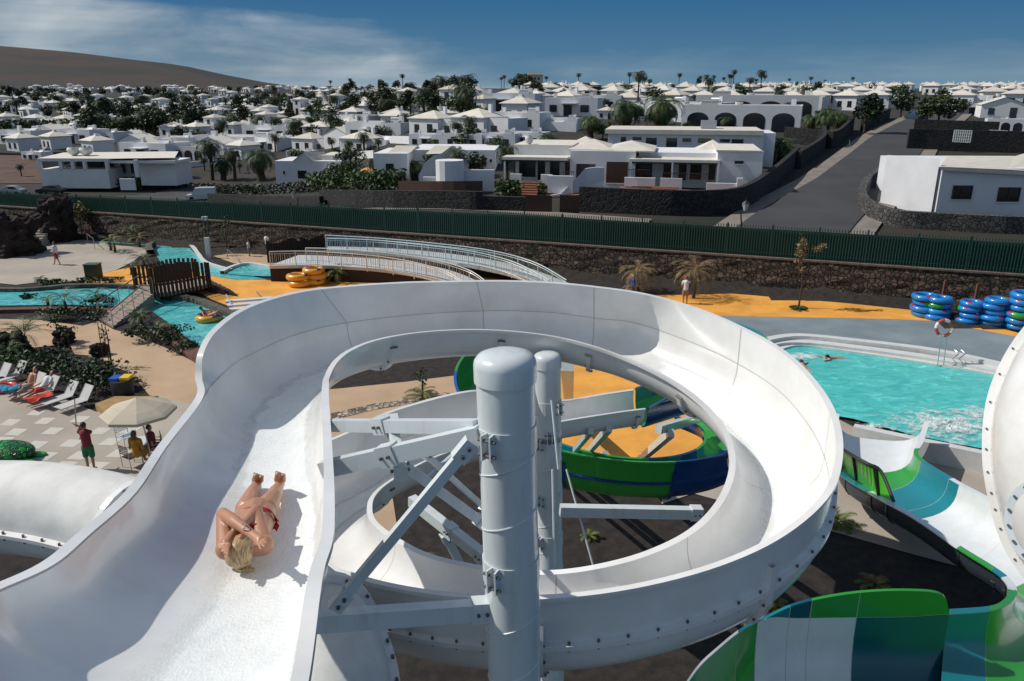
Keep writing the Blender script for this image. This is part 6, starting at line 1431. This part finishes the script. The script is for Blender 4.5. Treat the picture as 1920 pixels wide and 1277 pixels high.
def seated(px,py,label,shirt,dress=None,face=0,h=1.65,hair=(.05,.03,.02),recl=0.,legm=None,zs=.46,skin=SKIN2):
    c=G(px,py,0); o=thing('person',label,'person',c); M=Matrix.Rotation(face,3,'Z'); tr=lambda x,y,z:Vector(c)+M@Vector((x,y,z)); B=[]; sh=(0,.52*sin(recl),.52*cos(recl))
    q=lambda f,x=0,dy=0,dz=0: tr(x,f*sh[1]+dy,zs+.1+f*sh[2]+dz)
    for s in (-1,1): B+=[(tr(s*.09,-.02,zs+.09),tr(s*.12,-.45,zs+.12-recl*.05),.085,.058),(tr(s*.12,-.45,zs+.12-recl*.05),tr(s*.13,-.52-recl*.42,max(.08,.1+recl*.4)),.055,.04),(tr(s*.13,-.52-recl*.42,max(.08,.1+recl*.4)),tr(s*.14,-.66-recl*.42,.07+recl*.45),.04,.03)]
    B+=[(q(0),q(.5),.13,.125),(q(.5),q(.9),.13,.13),(q(1,-.15),q(1,.15),.065,.065),(q(1.05),q(1.28),.05,.05),(q(1.38),q(1.5),.085,.085)]
    for s in (-1,1): B+=[(q(1,s*.19),tr(s*.25,.0+sh[1]*.4,zs+.28),.05,.038),(tr(s*.25,sh[1]*.4,zs+.28),tr(s*.14,-.28,zs+.26),.037,.026),(tr(s*.14,-.28,zs+.26),tr(s*.11,-.37,zs+.24),.034,.02)]
    blob('body',B,skin,o,.022,3)
    if shirt: blob('shirt',[(q(0,0,.0,.02),q(.5),.15,.148),(q(.5),q(.9),.15,.152),(q(1,-.15),q(1,.15),.08,.08)]+[(q(1,s*.19),q(.7,s*.22),.065,.06) for s in (-1,1)],shirt,o,.024,3)
    if dress or legm: blob('dress' if dress else 'shorts',[(q(0),tr(s*.11,-.4 if dress else -.3,zs+.12),.15 if dress else .14,.10) for s in (-1,1)]+([(tr(-.1,-.4,zs+.1),tr(.1,-.42,zs-.1),.12,.14)] if dress else []),dress or legm,o,.024,3)
    blob('hair',[(q(1.47,0,.03),q(1.53,0,.02),.09,.088)]+([(q(1.4,0,.06),q(1.05,0,.08),.08,.05)] if dress else []),mat('hair%d'%int(hair[0]*1000),hair,.6),o,.02,2)
seated(262,880,'woman in a yellow patterned dress seated under the parasol with her back turned',YELD,YELD,R(170),hair=(.10,.05,.03),zs=.50)
seated(290,868,'person in dark red sitting behind the woman in yellow',DKR,None,R(120),legm=NAVYC,zs=.50)
seated(60,745,'bather in grey shorts sitting on a lounger with legs on the ground',None,None,R(-28),recl=.5,legm=GRYS,zs=.40,skin=SKIN)
seated(84,750,'bather in a pale top leaning back on a lounger under an orange red towel',WHT,None,R(-30),recl=.75,legm=mat('orange_cloth',(.5,.07,.03),.85),zs=.40)
# pole held up by the man
a=G(172,882,0); tp=V(140,748,a.y); tag(MB().tube([a+Vector((-.25,0,1.63)),tp],.022,6).build('pole',GREY,smooth=True),'long thin pole held up by the man in the maroon shirt','pole')
# rider on yellow ring in the river
c=G(392,598,.12); b=MB(); b.torus(c+Vector((0,0,.1)),.55,.20,28,10,mf=lambda a,j:1 if a%12<4 and 1<=j<4 else 0); tag(b.build('swim_ring',[YEL,MT['ring_navy']],smooth=True,origin=c),'yellow swim ring floating in the lazy river under a rider','swim ring')
o=thing('person','dark haired rider lying back in the yellow ring on the lazy river','person',c)
tr=lambda x,y,z:c+Vector((x,y,z))
blob('body',[(tr(.05,0,.22),tr(-.25,.05,.38),.14,.14),(tr(-.25,-.15,.42),tr(-.25,.2,.42),.06,.06),(tr(-.3,.03,.45),tr(-.38,.03,.6),.05,.085),(tr(.08,-.1,.24),tr(.5,-.16,.40),.085,.055),(tr(.5,-.16,.40),tr(.85,-.16,.22),.05,.04),(tr(.08,.1,.24),tr(.5,.16,.40),.085,.055),(tr(.5,.16,.40),tr(.85,.16,.22),.05,.04),(tr(-.25,-.2,.42),tr(-.05,-.5,.33),.045,.035),(tr(-.05,-.5,.33),tr(.22,-.5,.34),.035,.028),(tr(-.25,.24,.42),tr(-.05,.52,.33),.045,.035),(tr(-.05,.52,.33),tr(.22,.5,.34),.035,.028)],SKIN2,o,.022,3)
blob('hair',[(tr(-.41,.03,.63),tr(-.42,.03,.65),.09,.088)],mat('hair20',(.02,.013,.01),.6),o,.02,2)
# swimmers
def swimmer(px,py,label,ang):
    c=G(px,py,.12); o=thing('person',label,'person',c); M=Matrix.Rotation(ang,3,'Z'); tr=lambda x,y,z:c+M@Vector((x,y,z))
    blob('body',[(tr(0,0,.05),tr(.10,0,.1),.1,.09),(tr(.05,-.18,.02),tr(.05,.18,.02),.07,.07),(tr(0,0,0),tr(-.5,0,-.04),.13,.11),(tr(.05,.2,.02),tr(.45,.3,.05),.045,.03),(tr(.05,-.2,.02),tr(.3,-.4,.02),.045,.03),(tr(-.5,.08,-.04),tr(-1.1,.12,-.03),.08,.04),(tr(-.5,-.08,-.04),tr(-1.1,-.12,-.03),.08,.04)],SKIN,o,.024,3); blob('hair',[(tr(.06,0,.13),tr(.10,0,.15),.10,.09)],mat('hair20',(.02,.013,.01),.6),o,.02,2)
swimmer(1553,673,'swimmer lying flat near the steps of the splash pool',R(195)); swimmer(1503,684,'dark head of a bather just beyond the right rim of the white slide',R(90))
# ---------------- the sliding woman ----------------
FLZ=[(2.6,10.08),(3,10.0),(3.45,9.90),(4.1,9.77),(5.02,9.62),(5.6,9.56),(6.23,9.49),(7,9.44)]
def FP(px,py,hh):
    "point hh above the trough floor"
    d=ray(px,py); lo,hi=2.0,9.0
    for _ in range(40):
        t=(lo+hi)/2; p=Vector((0,0,H))+d*t
        if p.z>interp(FLZ,p.y)+hh: lo=t
        else: hi=t
    return p
gw=FP(470,990,0); o=thing('person','blonde woman in a red bikini sliding on her back, arms crossed over her face','person',gw)
hd=FP(449,1036,.13); nk=FP(455,1024,.12); sL=FP(424,1030,.13); sR=FP(494,1022,.13); eL=FP(418,964,.25); eR=FP(480,958,.25)
wL=FP(474,1003,.255); wR=FP(434,1003,.215); hL=FP(488,1013,.245); hR=FP(424,1019,.20)
ch=FP(461,1000,.11); wa=FP(474,975,.105); pe=FP(481,962,.105)
B=[(nk,ch,.052,.10),(sL,sR,.062,.062),(FP(444,1008,.115),FP(462,968,.10),.088,.085),(FP(478,1004,.115),FP(492,966,.10),.088,.09),(ch,pe,.10,.105),
 (sL,eL,.056,.040),(eL,FP(440,978,.275),.041,.038),(FP(440,978,.275),wL,.038,.024),(sR,eR,.056,.040),(eR,FP(463,978,.235),.041,.036),(FP(463,978,.235),wR,.036,.024),
 (FP(466,957,.10),FP(472,930,.13),.092,.058),(FP(472,930,.13),FP(477,920,.10),.056,.052),(FP(477,920,.10),FP(482,906,.06),.05,.033),(FP(496,958,.10),FP(512,932,.13),.092,.058),(FP(512,932,.13),FP(517,922,.10),.056,.052),(FP(517,922,.10),FP(525,908,.06),.05,.033)]
for hx,hy,tx,ty in ((482,906,484,893),(525,908,525,890)):
    a=FP(hx,hy,.05); t=FP(tx,ty,.19); B+=[(a,a.lerp(t,.55),.036,.036),(a.lerp(t,.5)+Vector((-.015,0,0)),t+Vector((-.015,0,0)),.03,.022),(a.lerp(t,.5)+Vector((.02,0,0)),t+Vector((.022,0,-.01)),.026,.018)]
    for k in range(5): B.append((t+Vector((-.028+k*.0145,0,-.004*k)),t+Vector((-.03+k*.016,.012,.018-.005*k)),.011-.001*k,.009-.001*k))
# head with face towards the sky, nose and chin beyond the forearms
up3=(hd-nk).normalized(); B+=[(hd,hd+Vector((0,.05,.02)),.066,.064),(hd+Vector((.01,.10,.035)),nk,.05,.045),(FP(451,1008,.22),FP(451,1004,.205),.013,.012),(FP(447,1003,.20),FP(448,1001,.19),.03,.028)]
def hand(w,p,tips,tb,tt):
    B.append((w,p,.027,.030)); side=[p+(tips[0]-tips[-1])*k*.40 for k in (.9,.3,-.3,-.9)]
    for s_,t in zip(side,tips):
        B.append((p,s_,.024,.014)); m_=s_.lerp(t,.5)+Vector((0,0,.006)); B.extend([(s_,m_,.0088,.0084),(m_,t,.0084,.007)])
    B.append((tb,tt,.012,.010))
hand(wL,hL,[FP(500,1012,.255),FP(500,1019,.25),FP(496,1025,.245),FP(489,1030,.24)],hL+Vector((-.02,-.01,.0)),FP(478,1020,.225))
hand(wR,hR,[FP(412,1029,.19),FP(416,1035,.19),FP(421,1039,.19),FP(427,1040,.19)],hR+Vector((.02,.01,0)),FP(436,1017,.20))
sk=mat('warm_skin',(.45,.225,.135),.42,var=.10,vs_=9,bump=.03,bs=30)
blob('body',B,sk,o,.0055,3)
HB=mat('blonde_hair',(.52,.37,.20),.5,col2=(.20,.13,.07),vs_=5,stretch=(26,3,6),thr=(.38,.6))
blob('hair',[(hd+Vector((0,-.012,.012)),hd+Vector((0,.03,.02)),.074,.068),(hd+Vector((-.012,-.02,-.01)),hd+Vector((.012,-.02,-.01)),.068,.068),(FP(449,1052,.08),FP(451,1062,.04),.05,.028)],HB,o,.009,3)
m=MB(); m.tube([FP(451,1062,.045),FP(458,1067,.03),FP(468,1067,.03),FP(478,1069,.025)],[.022,.024,.02,.008],8); m.build('ponytail',HB,o,smooth=True)
m=MB(); m.torus(FP(451,1062,.05),.02,.008,12,6); m.build('hair_tie',mat('black_tie',(.01,.01,.01),.7),o,smooth=True)
RBK=mat('red_bikini',(.34,.012,.02),.6)
m=MB(); P=cat([FP(441,966,.10),FP(450,958,.17),FP(463,953,.205),FP(478,951,.212),(FP(494,952,.21)),FP(507,957,.19),FP(516,968,.14),FP(519,980,.09),FP(514,993,.05)],5); n_=len(P)
rows=[]
for i,p in enumerate(P):
    t=(P[min(i+1,n_-1)]-P[max(i-1,0)]).normalized(); s_=t.cross(Vector((0,0,1))).normalized(); w_=.012+.010*(i/n_); rows.append([p-s_*w_+Vector((0,0,-.01)),p+Vector((0,0,.006)),p+s_*w_+Vector((0,0,-.01))])
m.grid(rows); m.face([FP(466,953,.206),FP(496,952,.208),FP(486,945,.16)]); m.build('bikini_bottom',RBK,o,smooth=True)
m=MB(); m.tube([FP(440,990,.2),FP(460,986,.222),FP(480,984,.222),FP(497,990,.2)],.010,6); m.build('bikini_top',RBK,o,smooth=True)
MB().tube(cat([FP(453,979,.30),FP(459,982,.315),FP(460,989,.30),FP(454,992,.28)],4),.004,5).build('bracelet',GREY,o)
